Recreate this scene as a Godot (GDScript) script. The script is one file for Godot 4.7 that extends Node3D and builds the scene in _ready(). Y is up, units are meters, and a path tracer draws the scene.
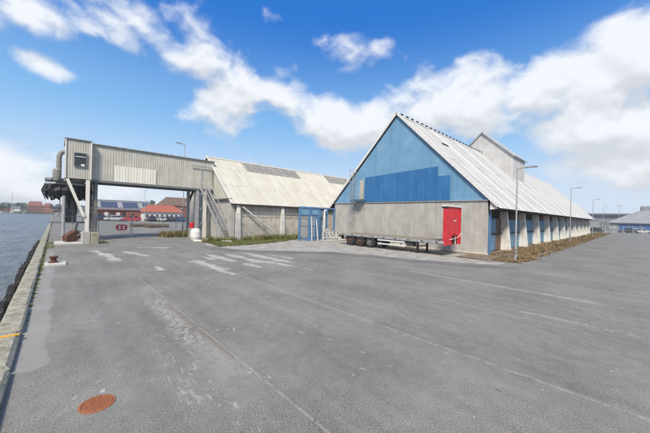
extends Node3D
# World: X runs inland from the quay edge, -Z runs along the quay away from the viewer, y up, metres.

var M := {}
var taken := {}
var rng := RandomNumberGenerator.new()

# ---------------------------------------------------------------- textures and materials
func noise_bytes(n: int, w: int, h: int, freq: float, sd: int, oct := 4, cell := false) -> PackedByteArray:
	var f := FastNoiseLite.new()
	f.seed = sd
	f.frequency = freq
	f.noise_type = FastNoiseLite.TYPE_CELLULAR if cell else FastNoiseLite.TYPE_SIMPLEX_SMOOTH
	f.fractal_octaves = oct
	var im := f.get_seamless_image(w, h)
	if w != n or h != n:
		im.resize(n, n, Image.INTERPOLATE_CUBIC)
	im.convert(Image.FORMAT_L8)
	return im.get_data()

# layers: [w, h, frequency, seed, weight, octaves]; colours a and b are linear base colours
func mix_tex(n: int, a: Color, b: Color, layers: Array, gain := 1.0) -> ImageTexture:
	var sum := PackedFloat32Array()
	sum.resize(n * n)
	sum.fill(0.5)
	for l in layers:
		var d := noise_bytes(n, l[0], l[1], l[2], l[3], l[5] if l.size() > 5 else 4)
		var wgt: float = l[4] * gain / 127.5
		for i in n * n:
			sum[i] += (d[i] - 127.5) * wgt
	var lut := PackedByteArray()
	for i in 256:
		var c := a.lerp(b, i / 255.0).linear_to_srgb()
		lut.append_array([int(c.r * 255), int(c.g * 255), int(c.b * 255)])
	var out := PackedByteArray()
	out.resize(n * n * 3)
	for i in n * n:
		var k := clampi(int(sum[i] * 255.0), 0, 255) * 3
		out[i * 3] = lut[k]
		out[i * 3 + 1] = lut[k + 1]
		out[i * 3 + 2] = lut[k + 2]
	return ImageTexture.create_from_image(Image.create_from_data(n, n, false, Image.FORMAT_RGB8, out))

func grain_tex(n: int, freq: float, sd: int, oct := 3) -> ImageTexture:
	return ImageTexture.create_from_image(Image.create_from_data(n, n, false, Image.FORMAT_L8, noise_bytes(n, n, n, freq, sd, oct)))

func mat(called: String, a: Color, b: Color, metres: float, layers: Array, rough := 0.9, metal := 0.0, bump := 0.0, n := 256, gain := 1.0) -> StandardMaterial3D:
	var m := StandardMaterial3D.new()
	m.resource_name = called
	m.albedo_texture = mix_tex(n, a, b, layers, gain)
	m.uv1_triplanar = true
	m.uv1_world_triplanar = true
	m.uv1_scale = Vector3.ONE / metres
	m.roughness = rough
	m.metallic = metal
	if bump > 0.0:
		m.heightmap_enabled = true
		m.heightmap_texture = M_grain
		m.heightmap_scale = bump
	M[called] = m
	return m

var M_grain: ImageTexture

func plain(called: String, c: Color, rough := 0.6, metal := 0.0) -> StandardMaterial3D:
	var m := StandardMaterial3D.new()
	m.resource_name = called
	m.albedo_color = c.linear_to_srgb()
	m.roughness = rough
	m.metallic = metal
	M[called] = m
	return m

func g(v: float) -> Color:
	return Color(v, v, v)

func make_materials() -> void:
	M_grain = grain_tex(256, 0.08, 91)
	var big := [128, 128, 0.012, 3, 0.6]
	# ground
	mat("asphalt", Color(0.100, 0.0995, 0.091), Color(0.278, 0.275, 0.252), 10.0, [[2048, 2048, 0.17, 11, 0.62, 3], [1024, 1024, 0.03, 12, 0.13, 4], [256, 256, 0.011, 13, 0.20, 5], [1024, 96, 0.02, 14, 0.10, 3]], 0.92, 0.0, 0.0, 2048)
	M.asphalt.heightmap_enabled = true
	M.asphalt.heightmap_texture = grain_tex(2048, 0.12, 17, 2)
	M.asphalt.heightmap_scale = 0.6
	mat("apron", Color(0.20, 0.19, 0.17), Color(0.44, 0.425, 0.39), 7.0, [[512, 512, 0.09, 21, 0.4, 3], [512, 512, 0.012, 22, 0.45, 5]], 0.95, 0, 0.5, 512)
	mat("kerb", Color(0.15, 0.143, 0.09), Color(0.42, 0.405, 0.335), 2.3, [[512, 512, 0.08, 31, 0.5, 4], [512, 512, 0.012, 32, 0.45, 5]], 0.95, 0, 0.3, 512)
	mat("quay_wall", Color(0.04, 0.045, 0.035), Color(0.18, 0.18, 0.15), 3.0, [[256, 256, 0.03, 33, 0.6]], 0.9, 0, 1.0)
	mat("soil", Color(0.07, 0.052, 0.034), Color(0.30, 0.245, 0.17), 2.6, [[512, 512, 0.05, 36, 0.6, 5], [512, 512, 0.012, 37, 0.4]], 1.0, 0, 1.5, 512)
	mat("pale_concrete", Color(0.36, 0.35, 0.32), Color(0.62, 0.61, 0.57), 2.0, [[256, 256, 0.05, 38, 0.5]], 0.9, 0, 0.5)
	# walls
	mat("concrete", Color(0.32, 0.312, 0.288), Color(0.485, 0.476, 0.446), 7.0, [[256, 26, 0.05, 41, 0.30, 4], [512, 512, 0.010, 42, 0.30, 5], [512, 512, 0.08, 43, 0.22, 3]], 0.92, 0, 0.5, 512)
	mat("concrete_dark", Color(0.35, 0.325, 0.28), Color(0.565, 0.53, 0.465), 6.0, [[256, 20, 0.06, 44, 0.35, 4], [512, 512, 0.012, 45, 0.5, 5], [512, 512, 0.08, 46, 0.15, 3]], 0.92, 0, 0.5, 512)
	mat("white_render", Color(0.56, 0.545, 0.50), Color(0.82, 0.81, 0.775), 4.0, [[256, 16, 0.06, 47, 0.3, 4], [256, 256, 0.02, 48, 0.45, 5]], 0.9, 0, 0.4)
	mat("light_blue", Color(0.115, 0.255, 0.415), Color(0.172, 0.342, 0.51), 6.0, [[256, 10, 0.05, 51, 0.25, 3], [256, 256, 0.012, 52, 0.35, 4]], 0.5)
	mat("light_blue_faded", Color(0.125, 0.265, 0.425), Color(0.185, 0.355, 0.525), 6.0, [[256, 10, 0.05, 53, 0.25, 3], [256, 256, 0.012, 54, 0.45, 4]], 0.55)
	mat("dark_blue", Color(0.017, 0.115, 0.30), Color(0.034, 0.168, 0.385), 6.0, [[256, 10, 0.05, 55, 0.35, 3], [256, 256, 0.012, 56, 0.45, 4]], 0.5)
	mat("gate_blue", Color(0.05, 0.14, 0.30), Color(0.12, 0.26, 0.45), 2.0, [[256, 64, 0.05, 57, 0.6, 4]], 0.55)
	mat("board_blue", Color(0.06, 0.14, 0.24), Color(0.19, 0.34, 0.48), 3.0, [[256, 20, 0.05, 58, 0.6, 4], [128, 128, 0.03, 59, 0.3]], 0.75)
	mat("board_brown", Color(0.07, 0.045, 0.03), Color(0.24, 0.16, 0.11), 3.0, [[256, 20, 0.05, 60, 0.6, 4]], 0.85)
	mat("dark_board", Color(0.015, 0.014, 0.013), Color(0.085, 0.07, 0.055), 2.0, [[256, 30, 0.05, 61, 0.6, 4]], 0.9)
	# roofs
	mat("roof_grey", Color(0.335, 0.34, 0.342), Color(0.55, 0.555, 0.557), 6.0, [[256, 12, 0.07, 62, 0.45, 4], [256, 256, 0.012, 63, 0.30, 5], [256, 256, 0.06, 64, 0.2, 3]], 0.7, 0, 0, 512)
	mat("roof_grey_b", Color(0.315, 0.32, 0.322), Color(0.52, 0.525, 0.527), 6.0, [[256, 12, 0.07, 65, 0.45, 4], [256, 256, 0.012, 66, 0.30, 5], [256, 256, 0.06, 67, 0.2, 3]], 0.7, 0, 0, 512)
	mat("roof_white", Color(0.66, 0.66, 0.65), Color(0.86, 0.86, 0.86), 4.0, [[256, 20, 0.05, 68, 0.5, 3]], 0.45)
	mat("roof_cream", Color(0.42, 0.405, 0.345), Color(0.60, 0.585, 0.525), 6.0, [[256, 12, 0.07, 69, 0.40, 4], [256, 256, 0.012, 70, 0.30, 5], [256, 256, 0.06, 71, 0.2, 3]], 0.85, 0, 0, 512)
	mat("roof_cream_b", Color(0.405, 0.385, 0.32), Color(0.585, 0.565, 0.505), 6.0, [[256, 12, 0.07, 72, 0.45, 4], [256, 256, 0.012, 73, 0.35, 5]], 0.85, 0, 0, 256)
	mat("roof_patch", Color(0.14, 0.14, 0.13), Color(0.33, 0.33, 0.31), 4.0, [[256, 12, 0.07, 74, 0.5, 4], [256, 256, 0.03, 75, 0.4]], 0.85)
	mat("clad_grey", Color(0.40, 0.39, 0.345), Color(0.525, 0.515, 0.465), 5.0, [[256, 16, 0.05, 76, 0.4, 4], [256, 256, 0.012, 77, 0.4, 4]], 0.6)
	mat("head_grey", Color(0.46, 0.46, 0.455), Color(0.58, 0.58, 0.575), 5.0, [[256, 16, 0.05, 176, 0.3, 4], [256, 256, 0.012, 177, 0.5, 4]], 0.7)
	mat("clad_light", Color(0.62, 0.605, 0.54), Color(0.76, 0.745, 0.68), 5.0, [[256, 16, 0.05, 78, 0.4, 4]], 0.6)
	mat("steel", Color(0.28, 0.29, 0.30), Color(0.50, 0.51, 0.52), 1.5, [[256, 256, 0.02, 79, 0.6, 4]], 0.5, 0.35)
	mat("duct", Color(0.15, 0.15, 0.147), Color(0.30, 0.30, 0.29), 1.5, [[256, 256, 0.02, 179, 0.6, 4]], 0.75)
	mat("steel_dark", Color(0.10, 0.105, 0.11), Color(0.27, 0.275, 0.28), 1.5, [[256, 256, 0.03, 80, 0.6, 4]], 0.6, 0.3)
	mat("white_paint", Color(0.52, 0.52, 0.50), Color(0.80, 0.80, 0.79), 1.2, [[256, 256, 0.03, 81, 0.6, 4]], 0.5)
	mat("rust", Color(0.04, 0.02, 0.014), Color(0.16, 0.072, 0.045), 0.6, [[256, 256, 0.04, 82, 0.7, 5]], 0.95, 0, 0.6)
	mat("cover_rust", Color(0.15, 0.05, 0.024), Color(0.44, 0.165, 0.075), 0.35, [[256, 256, 0.05, 83, 0.7, 5]], 0.9, 0, 0.4)
	mat("rubber", Color(0.008, 0.008, 0.009), Color(0.035, 0.035, 0.036), 0.6, [[128, 128, 0.05, 84, 0.6]], 0.75)
	mat("skirt", Color(0.006, 0.006, 0.006), Color(0.03, 0.029, 0.028), 0.8, [[128, 32, 0.06, 85, 0.7]], 0.6)
	mat("red_paint", Color(0.42, 0.014, 0.022), Color(0.66, 0.035, 0.048), 1.6, [[256, 40, 0.03, 86, 0.4, 4], [256, 256, 0.05, 186, 0.4, 5]], 0.5)
	mat("plank", Color(0.14, 0.115, 0.085), Color(0.36, 0.31, 0.245), 0.9, [[256, 16, 0.05, 87, 0.6, 4]], 0.9)
	mat("chassis", Color(0.05, 0.048, 0.046), Color(0.16, 0.15, 0.14), 1.0, [[256, 256, 0.03, 88, 0.6]], 0.7, 0.2)
	mat("brick_red", Color(0.13, 0.05, 0.036), Color(0.30, 0.12, 0.085), 3.0, [[256, 256, 0.06, 89, 0.6]], 0.95)
	mat("tile_red", Color(0.24, 0.068, 0.042), Color(0.42, 0.138, 0.082), 3.0, [[256, 256, 0.06, 90, 0.6]], 0.85)
	mat("slate", Color(0.09, 0.10, 0.115), Color(0.20, 0.215, 0.24), 4.0, [[256, 256, 0.05, 92, 0.6]], 0.7)
	mat("house_white", Color(0.55, 0.54, 0.51), Color(0.76, 0.75, 0.72), 3.0, [[128, 128, 0.03, 93, 0.5]], 0.9)
	mat("hall_roof", Color(0.20, 0.205, 0.215), Color(0.32, 0.325, 0.335), 8.0, [[256, 32, 0.05, 94, 0.6]], 0.7)
	mat("hall_wall", Color(0.15, 0.165, 0.18), Color(0.29, 0.305, 0.32), 6.0, [[256, 256, 0.03, 95, 0.5]], 0.8)
	mat("bark", Color(0.05, 0.035, 0.024), Color(0.13, 0.10, 0.075), 1.0, [[128, 32, 0.05, 96, 0.7]], 1.0)
	mat("land", Color(0.06, 0.075, 0.035), Color(0.15, 0.15, 0.085), 9.0, [[128, 128, 0.03, 97, 0.7]], 1.0)
	plain("glass", Color(0.03, 0.036, 0.042), 0.08)
	plain("car_glass", Color(0.02, 0.024, 0.028), 0.06)
	plain("black", Color(0.014, 0.014, 0.015), 0.6)
	plain("yellow", Color(0.66, 0.36, 0.03), 0.7)
	plain("white", Color(0.78, 0.78, 0.77), 0.45)
	plain("sign_red", Color(0.50, 0.010, 0.018), 0.4)
	plain("beige_door", Color(0.44, 0.43, 0.37), 0.6)
	plain("lamp_glass", Color(0.62, 0.62, 0.60), 0.25)
	plain("tail_red", Color(0.35, 0.01, 0.01), 0.25)
	plain("chrome", Color(0.55, 0.55, 0.56), 0.25, 0.9)
	for c in [["paint_red", Color(0.50, 0.012, 0.03)], ["paint_dark", Color(0.025, 0.028, 0.035)], ["paint_silver", Color(0.50, 0.51, 0.53)], ["paint_white", Color(0.74, 0.74, 0.74)], ["paint_blue", Color(0.03, 0.07, 0.22)]]:
		plain(c[0], c[1], 0.28).clearcoat_enabled = true
	plain("blue_fascia", Color(0.035, 0.11, 0.36), 0.5)
	plain("solar", Color(0.06, 0.075, 0.12), 0.25)
	for c in [["leaf_dark", Color(0.035, 0.06, 0.022)], ["leaf_mid", Color(0.06, 0.085, 0.03)], ["leaf_warm", Color(0.12, 0.12, 0.035)]]:
		plain(c[0], c[1], 0.8).backlight = Color(0.25, 0.3, 0.1)
	var gm := plain("grass", Color(1, 1, 1), 0.9)
	gm.vertex_color_use_as_albedo = true
	gm.backlight = Color(0.2, 0.2, 0.12)
	var w := plain("water", Color(0.115, 0.128, 0.13), 0.26)
	w.metallic_specular = 0.45
	w.uv1_triplanar = true
	w.uv1_world_triplanar = true
	w.uv1_scale = Vector3.ONE / 7.0
	w.heightmap_enabled = true
	w.heightmap_texture = grain_tex(512, 0.03, 99, 4)
	w.heightmap_scale = 14.0

# ---------------------------------------------------------------- mesh helpers
func mb() -> SurfaceTool:
	var st := SurfaceTool.new()
	st.begin(Mesh.PRIMITIVE_TRIANGLES)
	return st

func tri(st: SurfaceTool, a: Vector3, b: Vector3, c: Vector3, n := Vector3.ZERO, na := Vector3.ZERO, nb := Vector3.ZERO, nc := Vector3.ZERO) -> void:
	var f := (b - a).cross(c - a)
	if f.length_squared() < 1e-14:
		return
	f = f.normalized()
	var flip := f.dot(n) > 0.0 if n != Vector3.ZERO else true
	var nn := f if (n == Vector3.ZERO or f.dot(n) > 0.0) else -f
	var smooth := na != Vector3.ZERO
	st.set_normal(na if smooth else nn); st.add_vertex(a)
	if flip:
		st.set_normal(nc if smooth else nn); st.add_vertex(c)
		st.set_normal(nb if smooth else nn); st.add_vertex(b)
	else:
		st.set_normal(nb if smooth else nn); st.add_vertex(b)
		st.set_normal(nc if smooth else nn); st.add_vertex(c)

func quad(st: SurfaceTool, a: Vector3, b: Vector3, c: Vector3, d: Vector3, n := Vector3.ZERO) -> void:
	tri(st, a, b, c, n)
	tri(st, a, c, d, n)

func box(st: SurfaceTool, c: Vector3, s: Vector3, b := Basis.IDENTITY) -> void:
	var h := s * 0.5
	for ax in 3:
		for sg in [-1.0, 1.0]:
			var n := Vector3.ZERO
			n[ax] = sg
			var u := Vector3.ZERO
			u[(ax + 1) % 3] = 1
			var v := Vector3.ZERO
			v[(ax + 2) % 3] = 1
			var o := n * h[ax]
			var du := u * h[(ax + 1) % 3]
			var dv := v * h[(ax + 2) % 3]
			quad(st, c + b * (o - du - dv), c + b * (o + du - dv), c + b * (o + du + dv), c + b * (o - du + dv), b * n)

# box with chamfered vertical and top edges
func block(st: SurfaceTool, c: Vector3, s: Vector3, bev: float, b := Basis.IDENTITY) -> void:
	var h := s * 0.5
	var rings := [[-h.y, 0.0], [h.y - bev, 0.0], [h.y, bev]]
	var prev := []
	for r in rings:
		var hx: float = h.x - r[1]
		var hz: float = h.z - r[1]
		var pts := []
		for q in [[1, 1, 0], [1, 1, 1], [-1, 1, 1], [-1, 1, 0], [-1, -1, 0], [-1, -1, 1], [1, -1, 1], [1, -1, 0]]:
			var x: float = q[0] * (hx - (bev if q[2] == 1 else 0.0))
			var z: float = q[1] * (hz - (bev if q[2] == 0 else 0.0))
			pts.append(c + b * Vector3(x, r[0], z))
		if prev.size():
			for i in 8:
				var j := (i + 1) % 8
				quad(st, prev[i], prev[j], pts[j], pts[i], (prev[i] + prev[j]) * 0.5 - c + b * Vector3(0, 0.01 - r[0] + h.y if r[1] > 0 else 0.0, 0))
		prev = pts
	for i in range(1, 7):
		tri(st, prev[0], prev[i], prev[i + 1], b * Vector3.UP)

# bar between two points, rectangular section
func bar(st: SurfaceTool, a: Vector3, b: Vector3, w: float, t: float, up := Vector3.UP) -> void:
	var d := (b - a).normalized()
	if absf(d.dot(up)) > 0.98:
		up = Vector3.RIGHT
	var s := d.cross(up).normalized()
	var u := s.cross(d).normalized()
	box(st, (a + b) * 0.5, Vector3(w, t, a.distance_to(b)), Basis(s, u, -d))

func tube(st: SurfaceTool, pts: Array, r0: float, sides := 8, r1 := -1.0, caps := true) -> void:
	if r1 < 0.0:
		r1 = r0
	var prev := []
	var pn := []
	var ref := Vector3(0.31, 0.83, 0.46).normalized()
	for i in pts.size():
		var d: Vector3
		if i == 0:
			d = pts[1] - pts[0]
		elif i == pts.size() - 1:
			d = pts[i] - pts[i - 1]
		else:
			d = (pts[i + 1] - pts[i]).normalized() + (pts[i] - pts[i - 1]).normalized()
		d = d.normalized()
		if absf(d.dot(ref)) > 0.95:
			ref = Vector3(0.9, 0.1, -0.4).normalized()
		var s := d.cross(ref).normalized()
		var u := s.cross(d).normalized()
		ref = u
		var r := lerpf(r0, r1, float(i) / (pts.size() - 1))
		var ring := []
		var rn := []
		for k in sides:
			var a := TAU * k / sides
			var nn := s * cos(a) + u * sin(a)
			rn.append(nn)
			ring.append(pts[i] + nn * r)
		if i > 0:
			for k in sides:
				var j := (k + 1) % sides
				var nm: Vector3 = rn[k] + rn[j]
				tri(st, prev[k], prev[j], ring[j], nm, pn[k], pn[j], rn[j])
				tri(st, prev[k], ring[j], ring[k], nm, pn[k], rn[j], rn[k])
		if caps and (i == 0 or i == pts.size() - 1):
			for k in range(1, sides - 1):
				tri(st, ring[0], ring[k], ring[k + 1], -d if i == 0 else d)
		prev = ring
		pn = rn

# lathe about an axis; prof = [Vector2(radius, along)]
func lathe(st: SurfaceTool, o: Vector3, axis: Vector3, prof: Array, sides := 20) -> void:
	var ref := Vector3.UP if absf(axis.y) < 0.9 else Vector3.RIGHT
	var s := axis.cross(ref).normalized()
	var u := s.cross(axis).normalized()
	for i in prof.size() - 1:
		var p: Vector2 = prof[i]
		var q: Vector2 = prof[i + 1]
		var sl := Vector2(q.y - p.y, p.x - q.x).normalized()
		for k in sides:
			var a0 := TAU * k / sides
			var a1 := TAU * (k + 1) / sides
			var r0 := s * cos(a0) + u * sin(a0)
			var r1 := s * cos(a1) + u * sin(a1)
			var n0 := r0 * sl.x + axis * sl.y
			var n1 := r1 * sl.x + axis * sl.y
			var A := o + r0 * p.x + axis * p.y
			var B := o + r1 * p.x + axis * p.y
			var C := o + r1 * q.x + axis * q.y
			var D := o + r0 * q.x + axis * q.y
			tri(st, A, B, C, n0 + n1, n0, n1, n1)
			tri(st, A, C, D, n0 + n1, n0, n1, n0)

# polygon (in plane spanned by ax, ay at o) pushed out along n by depth
func prism(st: SurfaceTool, o: Vector3, ax: Vector3, ay: Vector3, poly: PackedVector2Array, depth: Vector3) -> void:
	var idx := Geometry2D.triangulate_polygon(poly)
	var n := depth.normalized()
	for k in range(0, idx.size(), 3):
		var a := o + ax * poly[idx[k]].x + ay * poly[idx[k]].y
		var b := o + ax * poly[idx[k + 1]].x + ay * poly[idx[k + 1]].y
		var c := o + ax * poly[idx[k + 2]].x + ay * poly[idx[k + 2]].y
		tri(st, a, b, c, -n)
		tri(st, a + depth, b + depth, c + depth, n)
	var cw := Geometry2D.is_polygon_clockwise(poly)
	for k in poly.size():
		var p := poly[k]
		var q := poly[(k + 1) % poly.size()]
		var e := q - p
		var on := Vector2(-e.y, e.x) if cw else Vector2(e.y, -e.x)
		var a := o + ax * p.x + ay * p.y
		var b := o + ax * q.x + ay * q.y
		quad(st, a, b, b + depth, a + depth, ax * on.x + ay * on.y)

func build(st: SurfaceTool, called: String, m: Material, parent: Node = null) -> MeshInstance3D:
	var o := MeshInstance3D.new()
	o.mesh = st.commit()
	o.material_override = m
	var p: Node = self if parent == null else parent
	o.name = numbered(called) if p == self else called
	p.add_child(o, true)
	return o

func place(mesh: Mesh, called: String, m: Material, parent: Node, t: Transform3D) -> MeshInstance3D:
	var o := MeshInstance3D.new()
	o.mesh = mesh
	o.material_override = m
	o.name = called
	o.transform = t
	parent.add_child(o, true)
	return o

func numbered(called: String) -> String:
	var k: int = taken.get(called, 0)
	taken[called] = k + 1
	return called if k == 0 else "%s_%03d" % [called, k]

func tag(o: Node, label: String, category: String, group := "", kind := "") -> void:
	if label: o.set_meta("label", label)
	if category: o.set_meta("category", category)
	if group: o.set_meta("group", group)
	if kind: o.set_meta("kind", kind)

func thing(called: String, label: String, category: String, at := Vector3.ZERO, turn := 0.0, group := "") -> Node3D:
	var o := Node3D.new()
	o.name = numbered(called)
	add_child(o)
	o.position = at
	o.rotation.y = turn
	tag(o, label, category, group)
	return o

func setting(st: SurfaceTool, called: String, m: Material) -> MeshInstance3D:
	var o := build(st, called, m)
	o.set_meta("kind", "structure")
	return o

func V(x: float, y: float, z: float) -> Vector3:
	return Vector3(x, y, z)

# profile across a corrugated or ribbed sheet
func waves(width: float, wl: float, amp: float) -> Array:
	var out := []
	var n := maxi(1, roundi(width / wl)) * 4
	for i in n + 1:
		out.append(Vector2(width * i / n, amp * cos(TAU * i / 4.0)))
	return out

func ribs(width: float, pitch: float, depth: float, rib := 0.35) -> Array:
	var out := []
	var n := maxi(1, roundi(width / pitch))
	var p := width / n
	for i in n:
		var s := i * p
		out.append(Vector2(s, 0))
		out.append(Vector2(s + p * (0.5 - rib * 0.5) - p * 0.08, 0))
		out.append(Vector2(s + p * (0.5 - rib * 0.5), depth))
		out.append(Vector2(s + p * (0.5 + rib * 0.5), depth))
		out.append(Vector2(s + p * (0.5 + rib * 0.5) + p * 0.08, 0))
	out.append(Vector2(width, 0))
	return out

# sheet with a profile: bottom and top given per profile point along ay
func sheet(st: SurfaceTool, o: Vector3, ax: Vector3, ay: Vector3, n: Vector3, prof: Array, bot: Callable, top: Callable, lift0 := 0.0, lift1 := 0.0) -> void:
	for i in prof.size() - 1:
		var p: Vector2 = prof[i]
		var q: Vector2 = prof[i + 1]
		if q.x - p.x < 1e-5:
			continue
		var a: Vector3 = o + ax * p.x + ay * bot.call(p.x) + n * (p.y + lift0)
		var b: Vector3 = o + ax * q.x + ay * bot.call(q.x) + n * (q.y + lift0)
		var c: Vector3 = o + ax * q.x + ay * top.call(q.x) + n * (q.y + lift1)
		var d: Vector3 = o + ax * p.x + ay * top.call(p.x) + n * (p.y + lift1)
		quad(st, a, b, c, d, n)

# ---------------------------------------------------------------- sky
const FOCAL := 289.87
const ROLL := 0.0268
const TURN := 0.822

func sky_image() -> Image:
	var W := 2048
	var H := 1024
	# cloud banks: [azimuth from the view axis, elevation, half width, half height, strength, tilt], degrees
	var banks := []
	for q in [[28, 14, 34, 15, .85, 0], [45, 67, 30, 10, .9, -.2], [110, 28, 45, 16, .75, -.25], [165, 42, 40, 17, .75, -.25], [205, 42, 30, 26, .85, -.5], [240, 72, 36, 18, .75, -.7], [228, 112, 34, 24, .85, 0], [285, 102, 45, 22, .8, -.4], [335, 122, 45, 20, .9, -.2], [370, 128, 40, 20, .85, 0], [262, 12, 20, 7, .45, 0], [343, 50, 20, 24, .62, -.6], [382, 45, 14, 9, .42, 0], [156, 98, 18, 5, .45, 0], [448, 105, 44, 26, 1.25, 0], [460, 120, 46, 18, .8, 0], [490, 85, 22, 10, .45, 0], [545, 92, 46, 22, 1.0, 0], [595, 88, 48, 28, 1.1, 0], [645, 62, 34, 42, 1.15, .6], [600, 125, 60, 28, 1.05, 0], [650, 120, 60, 44, 1.1, 0], [620, 168, 90, 22, 1.0, 0], [540, 170, 40, 12, .55, 0], [0, 165, 70, 20, .85, 0], [40, 188, 80, 14, .8, 0], [120, 196, 60, 12, .7, 0], [300, 165, 40, 14, .3, 0], [690, 20, 60, 40, .7, 0], [-60, 60, 60, 30, .6, 0], [-30, 0, 50, 30, .7, 0]]:
		var a: float = q[0] - 325.0
		var b: float = q[1] - 216.5
		var x := cos(ROLL) * a + sin(ROLL) * b
		var y := -(-sin(ROLL) * a + cos(ROLL) * b)
		var d := sqrt(x * x + FOCAL * FOCAL)
		banks.append([atan2(x, FOCAL), atan2(y, d), q[2] * FOCAL / (d * d), q[3] / sqrt(d * d + y * y) * 1.0, q[4], q[5]])
	var gw := 512
	var gh := 128
	var guide := Image.create(gw, gh, false, Image.FORMAT_RF)
	var gn := FastNoiseLite.new()
	gn.seed = 5
	gn.frequency = 0.9
	gn.fractal_octaves = 3
	for j in gh:
		var el := PI / 2 * (1.0 - (j + 0.5) / gh)
		for i in gw:
			var az := (i + 0.5) / gw * TAU - (PI / 2 - TURN)
			az = wrapf(az, -PI, PI)
			var v := 0.0
			for k in banks:
				var dx: float = az - k[0]
				var dy: float = el - k[1]
				var ca := cos(float(k[5]))
				var sa := sin(float(k[5]))
				var xx: float = (dx * ca + dy * sa) / k[2]
				var yy: float = (dy * ca - dx * sa) / k[3]
				var rr := xx * xx + yy * yy
				if rr < 6.0:
					v = maxf(v, float(k[4]) * exp(-rr * 0.48))
			# beyond the banks the same broken cloud goes on
			var far := smoothstep(0.85, 1.15, absf(az)) + smoothstep(0.68, 0.9, el)
			var dir := Vector3(sin(az) * cos(el), sin(el), cos(az) * cos(el)) * 2.2
			var gen := 0.52 + 0.75 * gn.get_noise_3dv(dir)
			v = maxf(v, gen * clampf(far, 0, 1))
			guide.set_pixel(i, j, Color(v, 0, 0))
	guide.resize(W, H / 2, Image.INTERPOLATE_CUBIC)
	var gd := guide.get_data().to_float32_array()
	var f := FastNoiseLite.new()
	f.seed = 8
	f.frequency = 0.015
	f.fractal_octaves = 7
	f.fractal_gain = 0.56
	f.domain_warp_enabled = true
	f.domain_warp_amplitude = 26.0
	f.domain_warp_frequency = 0.012
	f.domain_warp_fractal_octaves = 3
	var ni := f.get_seamless_image(W * 5 / 8, H / 2)
	ni.resize(W, H / 2, Image.INTERPOLATE_CUBIC)
	ni.convert(Image.FORMAT_L8)
	var nd := ni.get_data()
	var out := PackedFloat32Array()
	out.resize(W * H * 3)
	var HH := H / 2
	for j in H:
		var el := PI / 2 * (1.0 - 2.0 * (j + 0.5) / H)
		var t := clampf(el / 0.62, 0, 1)
		# clear air, deeper blue with height
		var air := Color(0.70, 0.79, 0.90).lerp(Color(0.27, 0.54, 0.88), smoothstep(0.0, 0.50, t)).lerp(Color(0.028, 0.185, 0.62), smoothstep(0.30, 1.0, t))
		for i in W:
			var r := air.r
			var gg := air.g
			var b := air.b
			if j < HH:
				var at := j * W + i
				var n := nd[at] / 255.0
				var v := gd[at]
				var den := smoothstep(0.33, 0.88, v * 1.06 + (n - 0.5) * 1.1)
				if den > 0.001:
					var up := at - W * 7 if j >= 7 else at
					var up2 := at - W * 20 if j >= 20 else at
					var thick := clampf((n - nd[up] / 255.0) * 1.4 + (n - nd[up2] / 255.0) * 0.5 + (v - gd[up2]) * 1.2, -0.35, 0.35)
					var lit := 0.83 + thick * 0.36
					den *= 0.94
					r += (lit * 0.965 - r) * den
					gg += (lit * 0.985 - gg) * den
					b += (lit * 1.02 - b) * den
			else:
				var dk := clampf(-el / 0.15, 0, 1)
				r = lerpf(r, 0.16, dk)
				gg = lerpf(gg, 0.165, dk)
				b = lerpf(b, 0.165, dk)
			var o := (j * W + i) * 3
			out[o] = r
			out[o + 1] = gg
			out[o + 2] = b
	return Image.create_from_data(W, H, false, Image.FORMAT_RGBF, out.to_byte_array())

func _ready() -> void:
	rng.seed = 20240
	# --- camera, sky, sun, exposure
	var cam := Camera3D.new()
	cam.name = "camera"
	cam.fov = rad_to_deg(2.0 * atan(216.5 / FOCAL))
	cam.near = 0.05
	cam.far = 4000.0
	add_child(cam)
	cam.transform = Transform3D(Basis(Vector3.UP, -(PI / 2 - TURN)) * Basis(Vector3.BACK, ROLL), Vector3(0, 2.6, 0))
	cam.current = true
	var env := Environment.new()
	var sky := Sky.new()
	var pano := PanoramaSkyMaterial.new()
	pano.panorama = ImageTexture.create_from_image(sky_image())
	pano.energy_multiplier = 0.73
	sky.sky_material = pano
	env.background_mode = Environment.BG_SKY
	env.sky = sky
	env.tonemap_mode = Environment.TONE_MAPPER_LINEAR
	env.tonemap_exposure = 1.44
	env.fog_enabled = true
	env.fog_density = 0.0006
	env.fog_light_color = Color(0.80, 0.86, 0.92)
	env.sdfgi_enabled = true
	env.ssao_enabled = true
	env.ssil_enabled = true
	var we := WorldEnvironment.new()
	we.environment = env
	add_child(we)
	var sun := DirectionalLight3D.new()
	sun.name = "sun"
	sun.light_energy = 1.1
	sun.light_color = Color(1.0, 0.955, 0.88)
	sun.light_angular_distance = 12.0
	sun.shadow_enabled = true
	add_child(sun)
	sun.look_at_from_position(Vector3(-0.62, 0.84, 0.50) * 10.0, Vector3.ZERO)
	make_materials()
	make_ground()
	make_water()
	make_quay()
	make_warehouse()
	make_shed()
	make_tower()
	make_blue_gate()
	make_trailer()
	make_lamps()
	make_fences()
	make_far_yard()
	make_far_right()
	make_far_shore()
	make_small_things()
	make_plants()

# ---------------------------------------------------------------- ground
const GX := -0.5
const GZ := -26.0
const GW := 24.0
const GH := 32.0
const GN := 2048
var marks: PackedByteArray
var mark_noise: PackedByteArray
var mark_noise2: PackedByteArray

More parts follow.
